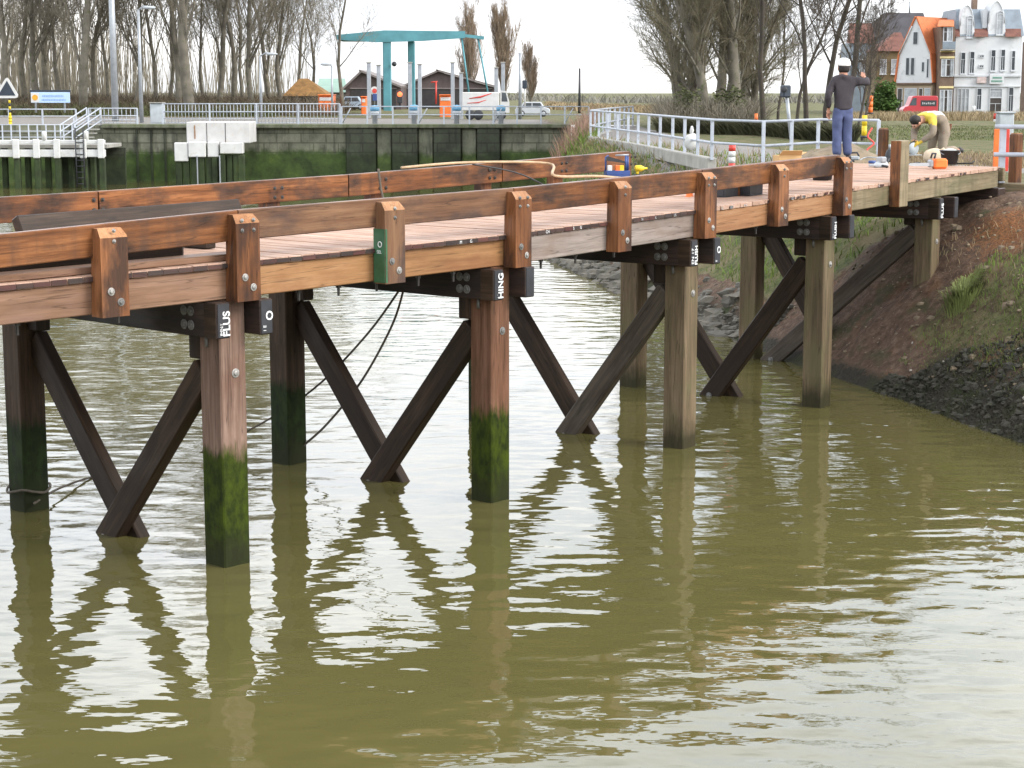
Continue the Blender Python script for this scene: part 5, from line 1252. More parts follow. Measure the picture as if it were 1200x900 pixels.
# ------------------------------------------------------------------ loose timber, ropes and tools on the bridge
def at_z(px, py, z): return gz(px, py, z)
ta, tb_ = t_at_px(22, -1.25), t_at_px(286, -1.25)
tb = MB(); q0, q1 = ppos(ta, -1.25, 0), ppos(tb_, -1.30, 0); q0.z = zat(268, q0.y); q1.z = zat(247, q1.y)
tb.beam(q0, q1, .20, .10, .012, side=(odir(0) * .45 + UP * -.9)); o_ = tb.build('timber_beam', M['brace'], None, origin=q0); tag(o_, 'long dark timber beam with sawn end lying high on the deck behind the near rail', 'timber beam')
tb = MB(); q0, q1 = ppos(-1.2, -.42, 0), ppos(t_at_px(212, -.42), -.46, 0); tb.beam(V((q0.x, q0.y, dz(-1.2) + .125)), V((q1.x, q1.y, dz(-.2) + .125)), .26, .24, .05); o_ = tb.build('timber_beam', M['brace'], None, origin=q0); tag(o_, 'thick blackish timber beam with a chamfered end lying on the deck under the near rail', 'timber beam')
tb = MB(); q0, q1 = ppos(-1.35, -.12, 0), ppos(t_at_px(286, -.12), -.14, 0); q0.z = dz(-1.35) + .034; q1.z = dz(.02) + .034; tb.beam(q0, q1, .20, .055, .006); o_ = tb.build('plank', M['beam_pink'], None, origin=q0); tag(o_, 'long pale plank lying on the deck just inside the front edge', 'plank')
for t_, lb in ((-.75, 'short timber bearer under the stacked beams nearer the left edge'), (.22, 'short timber bearer under the stacked beams beside the second post')):
    tb = MB(); q0, q1 = ppos(t_, -.98, dz(t_) + .082), ppos(t_, -1.62, dz(t_) + .082); tb.beam(q0, q1, .12, .155, .01); o_ = tb.build('bearer', M['brace'], None, origin=q0); tag(o_, lb, 'timber block')
M['rope'] = plain('grey_brown_rope', (.10, .085, .065), .9, .3, 20)
M['hose'] = plain('tan_hose', (.42, .29, .17), .6, .2, 10)
M['cable'] = plain('black_cable', (.02, .02, .022), .5, .2, 10)
def rope(name, pts, r, mat, label, cat='rope'):
    P_ = [V(p) for p in pts]; out = []
    for i in range(len(P_) - 1):
        p0, p1, p2, p3 = P_[max(0, i - 1)], P_[i], P_[i + 1], P_[min(len(P_) - 1, i + 2)]
        for k in range(6):
            t = k / 6; out.append(.5 * ((2 * p1) + (p2 - p0) * t + (2 * p0 - 5 * p1 + 4 * p2 - p3) * t * t + (3 * p1 - p0 - 3 * p2 + p3) * t ** 3))
    out.append(P_[-1]); b = MB(); b.tube(out, r, 6); o = b.build(name, M[mat], None, origin=P_[0]); return tag(o, label, cat)
rope('rope', [at(474, 331, 18.4), at(430, 392, 18.6), at(366, 457, 19.3), at(290, 505, 19.8), at(205, 541, 19.6), at(120, 556, 18.6), at(70, 572, 17.6), at(40, 590, 16.75)], .012, 'rope', 'dark rope sagging from the deck leftwards behind the first piles')
rope('rope', [at(475, 331, 18.35), at(460, 380, 18.5), at(424, 446, 18.8), at(384, 496, 19.1), at(357, 521, 19.2), at(340, 536, 19.3)], .013, 'rope', 'shorter brown rope hanging from the deck down to the second back pile')
pcx = ppos(0, -SP / 2) + adir(0) * SP / 2 - odir(0) * WBP[0]
rope('rope', [pcx + V((math.cos(q) * .20, math.sin(q) * .20, .20 + .02 * math.sin(3 * q))) for q in np.linspace(0, 2 * math.pi, 13)], .013, 'rope', 'loop of rope tied low round the leftmost pile')
t5 = t_at_px(570, BR0 + .1); zz = lambda t: dz(t) + .44
rope('hose', [ppos(t5 - .45, BR0 + .05, dz(t5) + .42), ppos(t5 - .1, BR0 + .08, zz(t5) + .005), ppos(t5 + .3, BR0 + .3, dz(t5) + .40), at(650, 206, 21.5), at(700, 206.5, 22.6), at(742, 209, 22.8), at(800, 205, 23.3), at(846, 205, 23.8)], .017, 'hose', 'tan hose draped over the back rail towards the blue tool crate', 'hose')
rope('rope', [ppos(t5 - .62, BR0 + .2, dz(t5) + .43), ppos(t5 - .62, BR0 + .24, dz(t5) + .2), ppos(t5 - .62, BR0 + .3, dz(t5) + .02)], .014, 'rope', 'short dark rope end hanging over the back rail')
rope('cord', [ppos(t5 - .12, BR0 + .2, dz(t5) + .43), ppos(t5 + .05, BR0 + .5, dz(t5) + .30), ppos(t5 + .2, BR0 + .8, dz(t5) + .01)], .010, 'cable', 'thin dark cord slanting down from the back rail to the deck', 'cord')
def rel(px, py, z):   # point of the deck surface
    return gz(px, py, z)
# tool crate, drill case
c = at(723, 203, 23.2); c.z = dz(2.6) + .171
tc_ = thing('work_bench', 'low timber block carrying the blue tool crate', 'timber block', (c.x, c.y, dz(2.6)))
b = MB(); b.block(c - UP * .0865 + V((.12, 0, 0)), V((.6, .8, 0)), V((-.8, .6, 0)), UP, .75, .34, .166, .01); b.build('block', M['brace'], tc_)
kr = thing('tool_crate', 'open blue tool crate with a raised handle and packets inside', 'tool crate', (c.x, c.y, c.z + .001), R(8))
b = MB()
b.box(-.15, .15, -.1, .1, 0, .02, .003); b.box(-.15, .15, -.1, -.085, .021, .075, .003); b.box(-.15, .15, .085, .1, .021, .075, .003); b.box(-.15, -.135, -.084, .084, .021, .075, .003); b.box(.135, .15, -.084, .084, .021, .075, .003); b.build('tray', M['blue'], kr, True)
b = MB(); b.tube([(-.145, 0, .07), (-.145, 0, .24), (-.11, 0, .26)], .012, 6); b.tube([(.115, 0, .07), (.115, 0, .26)], .018, 6); b.tube([(.145, .03, .07), (.145, .03, .25)], .012, 6); b.build('upright', M['blue'], kr, True)
b = MB(); b.prism([(-.15, -.05, .20), (-.13, -.05, .255), (.09, -.05, .19), (.09, -.05, .165)], (0, .1, 0)); b.build('lid', M['dark'], kr, True)
b = MB(); b.tube([(-.02, 0, .262), (.15, 0, .268)], .012, 6); b.build('handle', M['galv'], kr, True)
for x, mt in ((-.10, 'white_paint'), (.0, 'orange'), (.05, 'yellow')): b = MB(); b.box(x - .03, x + .025, -.07, .0, .022, .14, .005); b.build('packet', M[mt], kr, True)
dc = thing('drill', 'yellow cordless drill lying beside the blue tool crate', 'drill', (c.x + .28, c.y + .02, c.z), R(10)); dc.scale = (.8, .8, .8)
b = MB(); b.lathe([(.03, -.07), (.05, -.06), (.052, .03), (.035, .06), (.018, .09), (.016, .13), (.001, .131)], (0, 0, .125), 12, 0, (1, 0, 0)); b.build('motor', M['yellow'], dc, True)
b = MB(); b.tube([(-.02, 0, .09), (-.035, 0, .03)], .024, 8); b.build('grip', M['yellow'], dc, True)
b = MB(); b.box(-.09, .02, -.035, .035, .001, .035, .008); b.build('battery', M['dark'], dc, True)
def bucket(name, px, py, z, r, h, label, mat='dark', fill=None):
    p = gz(px, py, z); t = thing(name, label, 'bucket', (p.x, p.y, z + .002))
    b = MB(); b.lathe([(r * .76, 0), (r * .98, h), (r * 1.06, h), (r * 1.06, h + .015), (r * .93, h + .015), (r * .72, .02), (.001, .02)], n=22); b.build('tub', M[mat], t, True)
    b = MB(); b.tube([(math.cos(a_) * r * 1.06, -abs(math.sin(a_)) * r * .55 - .02, h * .95 - abs(math.sin(a_)) * h * .25) for a_ in np.linspace(0, math.pi, 12)], .006, 5); b.build('handle', M['galv'], t, True)
    if fill:
        b = MB(); b.ball((0, 0, h * .92), r * .85, r * .85, h * .28, 0, 14, 6, .08); b.build('contents', M[fill], t, True)
    return t
bucket('bucket', 963.5, 214, dz(3) + .0, .155, .20, 'black rubber bucket standing behind the kerb rail left of the worker')
bucket('bucket', 1112.5, 193, dz(4.9), .145, .20, 'black bucket heaped with white stuff near the far end of the deck', 'dark', 'white_paint')
for k, (px, z_, lb) in enumerate(((848, dz(2.35), 'left one of two black crates under the kerb rail'), (877.5, dz(2.6), 'right one of two black crates under the kerb rail'))):
    p = gz(px, 233 - k * 3, z_); t = thing('crate', lb, 'crate', (p.x, p.y + .2, z_ + .002), R(54), 'black crates on the deck')
    b = MB(); b.box(-.16, .16, -.13, .13, 0, .02); b.box(-.16, .16, -.13, -.115, .021, .26); b.box(-.16, .16, .115, .13, .021, .26); b.box(-.16, -.145, -.114, .114, .021, .26); b.box(.145, .16, -.114, .114, .021, .26); b.build('shell', M['dark'], t, True)
    b = MB(); b.box(-.17, .17, -.14, -.131, .235, .262); b.box(-.17, .17, .131, .14, .235, .262); b.build('rim', M['black'], t, True)
p = gz(862, 231, dz(2.45)); t = thing('offcut', 'short upright timber offcut between the two black crates', 'offcut', (p.x, p.y + .1, dz(2.45)), R(30)); b = MB(); b.box(-.04, .04, -.06, .06, .002, .28, .006); b.build('block', M['rail'], t, True); b = MB(); b.box(-.036, .036, -.056, .056, .281, .285, .001); b.build('cut_top', M['post_top'], t, True)
p = gz(808, 233, dz(2.1)); t = thing('orange_cap', 'small bright orange cap lying on the deck beside a kerb post', 'cap', (p.x, p.y, dz(2.1) + .002)); b = MB(); b.lathe([(.06, 0), (.06, .03), (.045, .035), (.04, .1), (.02, .115), (.001, .116)], n=14); b.build('cone', M['orange'], t, True)
M['cardboard'] = plain('brown_cardboard', (.50, .33, .15), .8, .12, 4, bmp=0)
p = at(922, 191, 27.5); p.z = dz(3.4); p = gz(922, 204, dz(3.3)); t = thing('cardboard_box', 'open cardboard box on the deck behind the kerb rail', 'box', (p.x, p.y, dz(3.3) + .002), R(12))
b = MB(); b.box(-.17, .17, -.13, .13, 0, .015); b.box(-.17, .17, -.13, -.12, .016, .27); b.box(-.17, .17, .12, .13, .016, .27); b.box(-.17, -.16, -.119, .119, .016, .27); b.box(.16, .17, -.119, .119, .016, .27); b.build('carton', M['cardboard'], t, True)
b = MB(); b.prism([(-.17, -.13, .271), (.17, -.13, .271), (.15, -.22, .34), (-.15, -.22, .34)], (0, .006, .004)); b.prism([(.17, -.12, .271), (.17, .12, .271), (.26, .11, .31), (.26, -.11, .31)], (-.004, 0, .006)); b.build('flap', M['cardboard'], t, True)
# white carrier bag on the path railing
pb_ = V((xat(811, 48.5), 48.5 - .1, 2.44)); q = [p for p in RAILP]; 
yb = float(np.interp(811, [788, 834], [q[4].y, q[5].y])); xb = xat(811, yb)
bg_ = thing('carrier_bag', 'white carrier bag tied to the path railing', 'bag', (xb, yb - .06, 2.62)); b = MB(); b.ball((0, -.02, .13), .17, .1, .20, 0, 12, 8, .12); b.build('sack', M['white_paint'], bg_, True)
b = MB(); b.ball((0, -.01, .40), .05, .04, .10, 0, 8, 6, .2); b.build('knot', M['white_paint'], bg_, True)
# machines lying on the deck
def zdk(px): return float(np.interp(px, [960, 1180], [dz(3.3), dz(5.2)]))
def tool(name, px, py, rz, label, cat): 
    z = zdk(px); p = gz(px, py, z); return thing(name, label, cat, (p.x, p.y, z + .002), rz)
t = tool('drill', 1031, 199, R(25), 'grey electric drill with a long cable lying behind the lone post', 'drill')
b = MB(); b.lathe([(.04, -.12), (.06, -.1), (.062, .02), (.045, .07), (.022, .1), (.02, .18), (.001, .181)], (0, 0, .066), 12, 0, (-1, .1, 0)); b.build('motor', M['grey_box'], t, True)
b = MB(); b.tube([(.06, 0, .06), (.11, -.02, .10), (.14, -.02, .17)], .025, 8); b.build('grip', M['dark'], t, True)
b = MB(); b.tube([(0, -.05, .06), (.02, -.16, .05)], .018, 8); b.build('side_handle', M['dark'], t, True)
b = MB(); b.box(-.03, .08, -.07, .07, .1, .19, .02); b.build('gear_case', M['galv'], t, True)
t = tool('jigsaw', 1000, 190, R(-10), 'dark grey power tool near the feet of the standing worker', 'power tool')
b = MB(); b.box(-.12, .1, -.035, .035, .03, .10, .02); b.build('motor', M['grey_box'], t, True); b = MB(); b.box(-.15, .02, -.04, .04, .001, .028, .006); b.build('sole_plate', M['dark'], t, True); b = MB(); b.tube([(-.08, 0, .095), (-.06, 0, .15), (.06, 0, .155), (.09, 0, .09)], .018, 6); b.build('handle', M['dark'], t, True)
t = tool('tape_roll', 1022, 192, 0, 'little blue roll on the deck by the power tools', 'roll'); b = MB(); b.lathe([(.02, 0), (.06, 0), (.06, .05), (.02, .05)], n=14); b.build('ring', M['blue'], t, True); b = MB(); b.lathe([(.001, .002), (.019, .002), (.019, .045), (.001, .045)], n=10); b.build('core', M['cardboard'], t, True)
t = tool('hammer_drill', 1042, 190, R(80), 'black hammer drill standing upright behind the lone post', 'power tool'); b = MB(); b.lathe([(.07, 0), (.08, .05), (.06, .16), (.04, .2)], n=12); b.build('motor', M['dark'], t, True); b = MB(); b.tube([(0, 0, .2), (0, 0, .29)], .018, 8); b.build('chuck', M['galv'], t, True); b = MB(); b.tube([(.05, 0, .05), (.14, 0, .07), (.14, 0, .16), (.05, 0, .16)], .018, 6); b.build('handle', M['dark'], t, True)
t = tool('chainsaw', 1094, 198, R(8), 'orange chainsaw lying at the front edge of the deck', 'chainsaw')
b = MB(); b.box(-.02, .19, -.08, .08, .0, .15, .03); b.build('engine', M['orange'], t, True); b = MB(); b.box(-.08, -.021, -.07, .07, .02, .13, .02); b.build('clutch_cover', M['galv'], t, True)
b = MB(); b.prism([(-.08, -.05, .04), (-.08, -.05, .09), (-.36, -.05, .085), (-.40, -.05, .065), (-.36, -.05, .045)], (0, .012, 0)); b.build('guide_bar', M['grey_box'], t, True); b = MB(); b.tube([(-.02, -.07, .15), (0, -.07, .22), (0, .07, .22), (-.02, .07, .15)], .014, 6); b.build('front_handle', M['dark'], t, True)
M['sawdust'] = plain('pale_sawdust_sack', (.58, .46, .33), .9, .15, 8)
t = tool('sack', 1094, 191, 0, 'pale sagging sack between the saw and the bucket', 'sack'); b = MB(); b.ball((0, 0, .10), .17, .13, .13, 0, 14, 8, .08); b.build('bag', M['sawdust'], t, True); b = MB(); b.tube([(.12, 0, .17), (.17, 0, .22)], [.05, .03], 8); b.build('neck', M['sawdust'], t, True)
rope('cable', [gz(998, 207, dz(3.3)) + UP * .01, gz(1012, 203, dz(3.5)) + UP * .01, gz(1020, 199, dz(3.6)) + UP * .012, gz(1028, 199, dz(3.8)) + UP * .02], .010, 'cable', 'black cable trailing left from the grey drill', 'cable')
rope('cable', [gz(1000, 197, dz(3.4)) + UP * .01, gz(1018, 195.5, dz(3.6)) + UP * .01, gz(1034, 195, dz(3.8)) + UP * .012, gz(1062, 193, dz(4.3)) + UP * .01, gz(1078, 191, dz(4.6)) + UP * .01], .009, 'cable', 'black cable running across the deck to the circular saw', 'cable')
rope('cord', [gz(1008, 188, dz(3.6)) + UP * .01, gz(1016, 185, dz(3.9)) + UP * .01, gz(1030, 186, dz(4)) + UP * .01, gz(1036, 190, dz(4)) + UP * .01], .009, 'white_steel', 'white cord curling beside the dark grey power tool', 'cord')
rope('warning_tape', [at(1022, 150, 39.4), at(1017, 160, 39.3), at(1024, 168, 39.3), at(1016, 176, 39.2), at(1020, 182, 39.2)], .02, 'red', 'strip of red tape dangling from the end of the white railing', 'tape')
bar = tool('crowbar', 1130, 193, R(10), 'dark iron bar lying right of the heaped bucket', 'bar'); b = MB(); b.tube([(-.12, 0, .015), (.12, 0, .02), (.16, 0, .05)], .014, 6); b.build('shaft', M['bolt_dark'], bar, True); b = MB(); b.tube([(-.12, 0, .016), (-.16, .02, .018)], .02, 6); b.build('claw', M['bolt_dark'], bar, True)

# ------------------------------------------------------------------ the two workers
M['skin'] = plain('skin', (.48, .24, .16), .55, .12, 8, bmp=0)
M['jacket'] = plain('dark_grey_jacket', (.036, .030, .035), .85, .25, 5, bmp=.4)
M['jeans'] = plain('blue_jeans', (.068, .085, .175), .85, .25, 6, bmp=.3)
M['coverall'] = plain('taupe_coverall', (.25, .20, .15), .85, .2, 5, bmp=.4)
M['hi_vis'] = plain('yellow_shoulder_cloth', (.56, .42, .05), .7, .15, 5, bmp=.2)
M['pale_cloth'] = plain('pale_back_cloth', (.52, .50, .49), .8, .12, 5, bmp=.2)
M['hair'] = plain('dark_hair', (.02, .016, .014), .7, .4, 20)
M['glove'] = plain('work_glove', (.50, .33, .03), .8, .2, 10)
M['helmet'] = plain('white_cap', (.78, .77, .75), .4, .05, 4, bmp=0)
M['boot'] = plain('dark_boot', (.03, .026, .024), .6, .2, 10)
def skin_mesh(name, joints, edges, root, mats, parent, shape=None, sub=1, assign=None):
    names = list(joints); idx = {k: i for i, k in enumerate(names)}
    me = bpy.data.meshes.new(name); me.from_pydata([joints[k][0] for k in names], [(idx[a], idx[c]) for a, c in edges], [])
    o = bpy.data.objects.new(name, me); col.objects.link(o)
    md = o.modifiers.new('skin', 'SKIN'); md.use_smooth_shade = True
    for k in names:
        sv = me.skin_vertices[0].data[idx[k]]; r = joints[k][1]; sv.radius = (r, r) if not isinstance(r, tuple) else r; sv.use_root = (k == root)
    s_ = o.modifiers.new('sub', 'SUBSURF'); s_.levels = sub; s_.render_levels = sub
    dg = bpy.context.evaluated_depsgraph_get(); m2 = bpy.data.meshes.new_from_object(o.evaluated_get(dg)); bpy.data.objects.remove(o); m2.name = name
    m2.materials.clear()
    for m in mats: m2.materials.append(m)
    if shape:
        for v in m2.vertices: v.co = shape(v.co.copy())
    for p in m2.polygons:
        p.use_smooth = True; p.material_index = assign(p.center) if assign else 0
    o = bpy.data.objects.new(name, m2); col.objects.link(o); o.parent = parent; return o
def hand(J, E_, key, wrist, d, side, r=.011):
    """palm and five bent fingers from the wrist, d = pointing direction, side = thumb direction"""
    d = V(d).normalized(); s = V(side).normalized(); n_ = d.cross(s); w = V(wrist)
    J[key + 'palm'] = (w + d * .06, .026); E_.append((key, key + 'palm'))
    for k, (off, l) in enumerate(((.03, .065), (.01, .075), (-.01, .07), (-.03, .055))):
        a = w + d * .10 + s * off; b1 = a + d * l * .55 + n_ * .012; c1 = b1 + d * l * .4 + n_ * .03
        J[f'{key}f{k}a'] = (a, r); J[f'{key}f{k}b'] = (b1, r * .9); J[f'{key}f{k}c'] = (c1, r * .75)
        E_ += [(key + 'palm', f'{key}f{k}a'), (f'{key}f{k}a', f'{key}f{k}b'), (f'{key}f{k}b', f'{key}f{k}c')]
    a = w + d * .045 + s * .045; J[key + 'ta'] = (a, r * 1.1); J[key + 'tb'] = (a + d * .045 + s * .018 + n_ * .012, r * .85); E_ += [(key + 'palm', key + 'ta'), (key + 'ta', key + 'tb')]
def fold(c): return c + mnoise.noise_vector(V((c.x * 7, c.y * 7, c.z * 11))) * .013
# worker standing with his back to us
w1p = gz(986, 189.5, dz(4.15)); sc1 = (zat(69.5, w1p.y) - dz(4.15)) / 1.80
w1 = thing('person', 'worker in white cap, dark jacket and blue jeans standing with back turned, arm raised', 'person', (w1p.x, w1p.y, dz(4.15)), R(6)); w1.scale = (sc1,) * 3
J = dict(pelvis=((0, 0, .95), .13), spine=((0, 0, 1.12), .12), chest=((0, 0, 1.32), .13), neck=((0, .0, 1.50), .055), jaw=((0, .035, 1.60), .075), skull=((0, .015, 1.69), .092), crown=((0, .01, 1.745), .07), nose=((0, .115, 1.635), .016),
         shr=((.18, 0, 1.43), .06), elr=((.44, .02, 1.39), .042), wrr=((.47, .25, 1.47), .03), shl=((-.18, 0, 1.43), .06), ell=((-.275, -.03, 1.15), .042), wrl=((-.245, .05, .92), .03),
         hr=((.095, 0, .91), .085), kr=((.105, .02, .50), .055), ar=((.115, -.03, .09), .042), tr=((.14, .13, .04), .035), hl=((-.095, 0, .91), .085), kl=((-.10, .02, .50), .055), al=((-.11, -.03, .09), .042), tl=((-.135, .13, .04), .035))
E_ = [('pelvis', 'spine'), ('spine', 'chest'), ('chest', 'neck'), ('neck', 'jaw'), ('jaw', 'skull'), ('skull', 'crown'), ('jaw', 'nose'), ('chest', 'shr'), ('shr', 'elr'), ('elr', 'wrr'), ('chest', 'shl'), ('shl', 'ell'), ('ell', 'wrl'), ('pelvis', 'hr'), ('hr', 'kr'), ('kr', 'ar'), ('ar', 'tr'), ('pelvis', 'hl'), ('hl', 'kl'), ('kl', 'al'), ('al', 'tl')]
hand(J, E_, 'wrl', J['wrl'][0], (.0, .25, -1), (.9, .4, 0)); hand(J, E_, 'wrr', J['wrr'][0], (-.1, .8, .4), (-1, 0, .2))
flat = lambda c: V((c.x, c.y * (.74 if abs(c.x) < .24 and .85 < c.z < 1.48 else 1), c.z))
skin_mesh('body', J, E_, 'pelvis', [M['skin']], w1, flat)
JJ = dict(hem0=((0, 0, .89), .178), hem=((0, 0, .96), .185), waist=((0, 0, 1.10), .165), chest=((0, 0, 1.31), .185), coll=((0, -.005, 1.545), .078), shr=((.175, 0, 1.425), .088), mr=((.31, .0, 1.41), .078), elr=((.445, .02, 1.39), .07), wrr=((.472, .225, 1.462), .052), shl=((-.175, 0, 1.425), .088), ml=((-.235, -.02, 1.29), .077), ell=((-.285, -.035, 1.15), .07), wrl=((-.25, .04, .94), .053))
EJ = [('hem0', 'hem'), ('hem', 'waist'), ('waist', 'chest'), ('chest', 'coll'), ('chest', 'shr'), ('shr', 'mr'), ('mr', 'elr'), ('elr', 'wrr'), ('chest', 'shl'), ('shl', 'ml'), ('ml', 'ell'), ('ell', 'wrl')]
skin_mesh('jacket', JJ, EJ, 'chest', [M['jacket']], w1, lambda c: fold(V((c.x, c.y * (.72 if abs(c.x) < .24 and .85 < c.z < 1.48 else 1), c.z))), 2)
JT = dict(top=((0, 0, 1.06), .15), p=((0, 0, .95), .165), hr=((.088, 0, .84), .112), kr=((.090, .015, .50), .092), ar=((.098, -.03, .09), .088), hl=((-.088, 0, .84), .112), kl=((-.088, .015, .50), .092), al=((-.096, -.03, .09), .088))
skin_mesh('trousers', JT, [('top', 'p'), ('p', 'hr'), ('hr', 'kr'), ('kr', 'ar'), ('p', 'hl'), ('hl', 'kl'), ('kl', 'al')], 'p', [M['jeans']], w1, lambda c: fold(V((c.x, c.y * (.78 if c.z > .8 else 1), c.z))), 2)
for s in (-1, 1): skin_mesh('boot', dict(a=((s * .117, -.04, .13), .06), h=((s * .118, -.045, .055), .055), t=((s * .14, .12, .045), .05), e=((s * .148, .19, .04), .035)), [('a', 'h'), ('h', 't'), ('t', 'e')], 'a', [M['boot']], w1, lambda c: V((c.x, c.y, max(0.004, c.z))))
b = MB(); b.lathe([(.085, -.125), (.10, -.085), (.105, -.03), (.103, .0), (.09, .05), (.06, .078), (.001, .088)], (0, .008, 1.70), 18, 0, None, True); b.build('hair', M['hair'], w1, True)
b = MB(); b.lathe([(.118, -.005), (.121, .005), (.116, .05), (.09, .10), (.05, .122), (.001, .128)], (0, .01, 1.70), 20, 0, (0, -.12, 1)); hm = b.build('cap', M['helmet'], w1, True)
b = MB(); b.prism([(math.cos(a_) * .1, .07 + math.sin(a_) * .13, 1.70) for a_ in np.linspace(0, math.pi, 9)], (0, 0, .012)); b.build('peak', M['helmet'], hm, True)
for s in (-1, 1): b = MB(); b.ball((s * .097, .015, 1.645), .014, .025, .033, 0, 8, 6); b.build('ear', M['skin'], w1, True)

# worker kneeling, bent forward over the saw
zk2 = dz(5.1); w2p = gz(1090.5, 181.5, zk2); w2 = thing('person', 'kneeling worker in taupe coverall and yellow shoulders bent over a saw', 'person', (w2p.x + .06, w2p.y, zk2), R(32)); sc2 = 1.0; w2.scale = (.98,) * 3
J = dict(pelvis=((.14, 0, .53), .12), spine=((0, 0, .64), .11), chest=((-.19, 0, .66), .12), neck=((-.35, 0, .60), .055), jaw=((-.45, 0, .535), .07), skull=((-.485, 0, .57), .09), nose=((-.515, 0, .46), .016),
         shr=((-.24, .17, .62), .055), elr=((-.27, .22, .37), .042), wrr=((-.42, .08, .22), .03), shl=((-.24, -.17, .62), .055), ell=((-.25, -.23, .38), .042), wrl=((-.42, -.08, .22), .03),
         hr=((.15, .10, .50), .085), kr=((.04, .13, .075), .06), ar=((.44, .13, .075), .04), tr=((.55, .13, .04), .033), hl=((.15, -.10, .50), .085), kl=((.04, -.13, .075), .06), al=((.44, -.13, .075), .04), tl=((.55, -.13, .04), .033))
E2 = [('pelvis', 'spine'), ('spine', 'chest'), ('chest', 'neck'), ('neck', 'jaw'), ('jaw', 'skull'), ('jaw', 'nose'), ('chest', 'shr'), ('shr', 'elr'), ('elr', 'wrr'), ('chest', 'shl'), ('shl', 'ell'), ('ell', 'wrl'), ('pelvis', 'hr'), ('hr', 'kr'), ('kr', 'ar'), ('ar', 'tr'), ('pelvis', 'hl'), ('hl', 'kl'), ('kl', 'al'), ('al', 'tl')]
hand(J, E2, 'wrl', J['wrl'][0], (-.8, .25, -.3), (0, .3, 1), .012); hand(J, E2, 'wrr', J['wrr'][0], (-.8, -.25, -.3), (0, -.3, 1), .012)
skin_mesh('body', J, E2, 'pelvis', [M['skin'], M['glove']], w2, None, 1, lambda c: 1 if (c.z < .25 and c.x < -.36) else 0)
JC = dict(p=((.15, 0, .53), .165), s=((0, 0, .645), .16), c=((-.19, 0, .665), .17), n=((-.31, 0, .63), .085), shr=((-.24, .165, .62), .085), elr=((-.275, .225, .38), .065), wrr=((-.40, .095, .235), .05), shl=((-.24, -.165, .62), .085), ell=((-.255, -.235, .39), .065), wrl=((-.40, -.095, .235), .05),
          hr=((.15, .105, .48), .115), kr=((.045, .13, .085), .085), ar=((.43, .13, .085), .065), hl=((.15, -.105, .48), .115), kl=((.045, -.13, .085), .085), al=((.43, -.13, .085), .065))
EC = [('p', 's'), ('s', 'c'), ('c', 'n'), ('c', 'shr'), ('shr', 'elr'), ('elr', 'wrr'), ('c', 'shl'), ('shl', 'ell'), ('ell', 'wrl'), ('p', 'hr'), ('hr', 'kr'), ('kr', 'ar'), ('p', 'hl'), ('hl', 'kl'), ('kl', 'al')]
skin_mesh('coverall', JC, EC, 'p', [M['coverall'], M['hi_vis'], M['pale_cloth']], w2, lambda c: fold(V((c.x, c.y, max(.01, c.z)))), 2, lambda c: 1 if (c.x < -.19 and c.z > .53) else (2 if (c.z > .69 and c.x < .10) else 0))
for s in (-1, 1): skin_mesh('boot', dict(a=((.44, s * .13, .08), .055), h=((.50, s * .13, .09), .055), t=((.56, s * .13, .035), .045)), [('a', 'h'), ('h', 't')], 'a', [M['boot']], w2, lambda c: V((c.x, c.y, max(.004, c.z))))
b = MB(); b.ball((-.475, 0, .605), .098, .098, .088, 0, 16, 10); b.build('hair', M['hair'], w2, True)
for s in (-1, 1): b = MB(); b.ball((-.46, s * .088, .545), .024, .013, .03, 0, 8, 6); b.build('ear', M['skin'], w2, True)
for s in (-1, 1): b = MB(); b.ball((-.523, s * .033, .50), .010, .014, .010, 0, 8, 6); b.build('eye', M['hair'], w2, True)
# circular saw under his hands
a_ = R(32); hx, hy = -.50 * .98, 0
sw = thing('circular_saw', 'green and grey circular saw held by the kneeling worker', 'saw', (w2.location.x + math.cos(a_) * hx, w2.location.y + math.sin(a_) * hx, zk2 + .002), a_)
b = MB(); b.box(-.15, .13, -.085, .085, 0, .012, .002); b.build('sole_plate', M['galv'], sw, True)
b = MB(); b.lathe([(.001, -.05), (.065, -.05), (.07, .03), (.05, .06), (.001, .065)], (.0, .06, .10), 14, 0, (0, 1, 0)); b.build('motor', plain('dark_green_tool_plastic', (.03, .10, .07), .5, .2, 8), sw, True)
b = MB(); b.lathe([(.001, -.02), (.10, -.02), (.105, 0), (.10, .02), (.001, .02)], (-.02, -.03, .112), 18, 0, (0, 1, 0)); b.build('blade_guard', M['grey_box'], sw, True)
b = MB(); b.tube([(.07, .02, .12), (.10, .02, .20), (.05, .02, .235), (-.04, .02, .20), (-.06, .02, .15)], .018, 7); b.build('handle', M['dark'], sw, True)

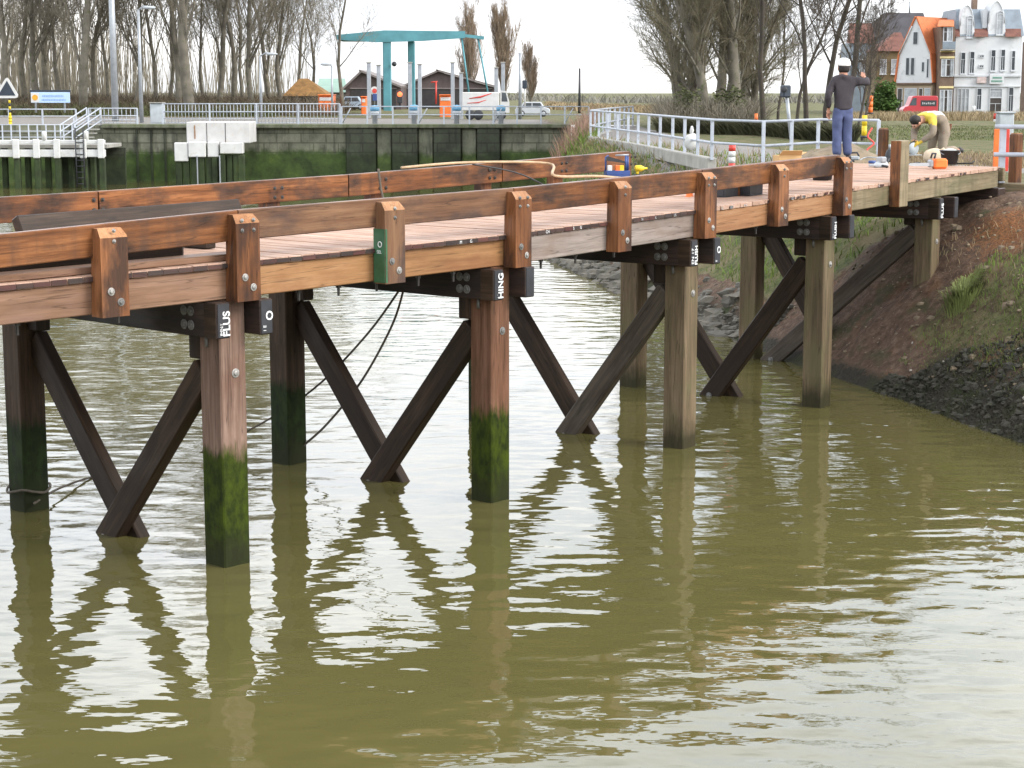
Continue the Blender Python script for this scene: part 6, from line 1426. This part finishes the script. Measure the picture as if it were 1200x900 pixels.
# ------------------------------------------------------------------ sky and light
wd = bpy.data.worlds.new("World"); S.world = wd; wd.use_nodes = True; n = wd.node_tree
bg = n.nodes['Background']
SUN_EL, SUN_AZ = R(36), R(112)             # azimuth measured clockwise from +Y
sky = n.nodes.new('ShaderNodeTexSky'); sky.sky_type = 'NISHITA'; sky.sun_disc = False
sky.sun_elevation = SUN_EL; sky.sun_rotation = SUN_AZ; sky.air_density = 1.0; sky.dust_density = 2.0
tc = n.nodes.new('ShaderNodeTexCoord').outputs['Generated']
hs = node(n, 'ShaderNodeHueSaturation', Saturation=.10); n.links.new(sky.outputs[0], hs.inputs['Color'])
# overcast: an even bright cloud layer with soft thin and thick patches over the blue
cl = noise_tex(n, tc, 3.0, 5, .55, (1, 1, 3.2))
cloud = ramp(n, cl, [(.34, (6.2, 6.7, 7.5)), (.5, (8.9, 9.1, 9.4)), (.66, (11.6, 11.4, 11.2))])
mx = mix(n, hs.outputs[0], cloud, .80)
sz = n.nodes.new('ShaderNodeSeparateXYZ'); n.links.new(tc, sz.inputs[0])
el = ramp(n, sz.outputs[2], [(0, (.80, .785, .765)), (.12, (.98, .99, 1.0)), (.30, (1.75, 1.81, 1.9)), (.48, (1.6, 1.64, 1.7)), (.66, (.85, .86, .88))])
mx = mix(n, mx, el, 1.0, 'MULTIPLY')
n.links.new(mx, bg.inputs['Color']); bg.inputs['Strength'].default_value = .09
sd = bpy.data.lights.new('sun', 'SUN'); sd.energy = 1.3; sd.angle = R(22); sd.color = (1, .95, .88)
so = bpy.data.objects.new('sun', sd); col.objects.link(so)
dirv = V((math.sin(SUN_AZ) * math.cos(SUN_EL), math.cos(SUN_AZ) * math.cos(SUN_EL), math.sin(SUN_EL)))
so.rotation_euler = dirv.to_track_quat('Z', 'Y').to_euler()
so.location = (6, -12, 20)
S.view_settings.view_transform = 'Standard'; S.view_settings.look = 'None'; S.view_settings.gamma = 1; S.view_settings.use_curve_mapping = False
S.view_settings.exposure = 1.3
S.render.engine = 'CYCLES'
S.cycles.max_bounces = 6; S.cycles.use_denoising = True
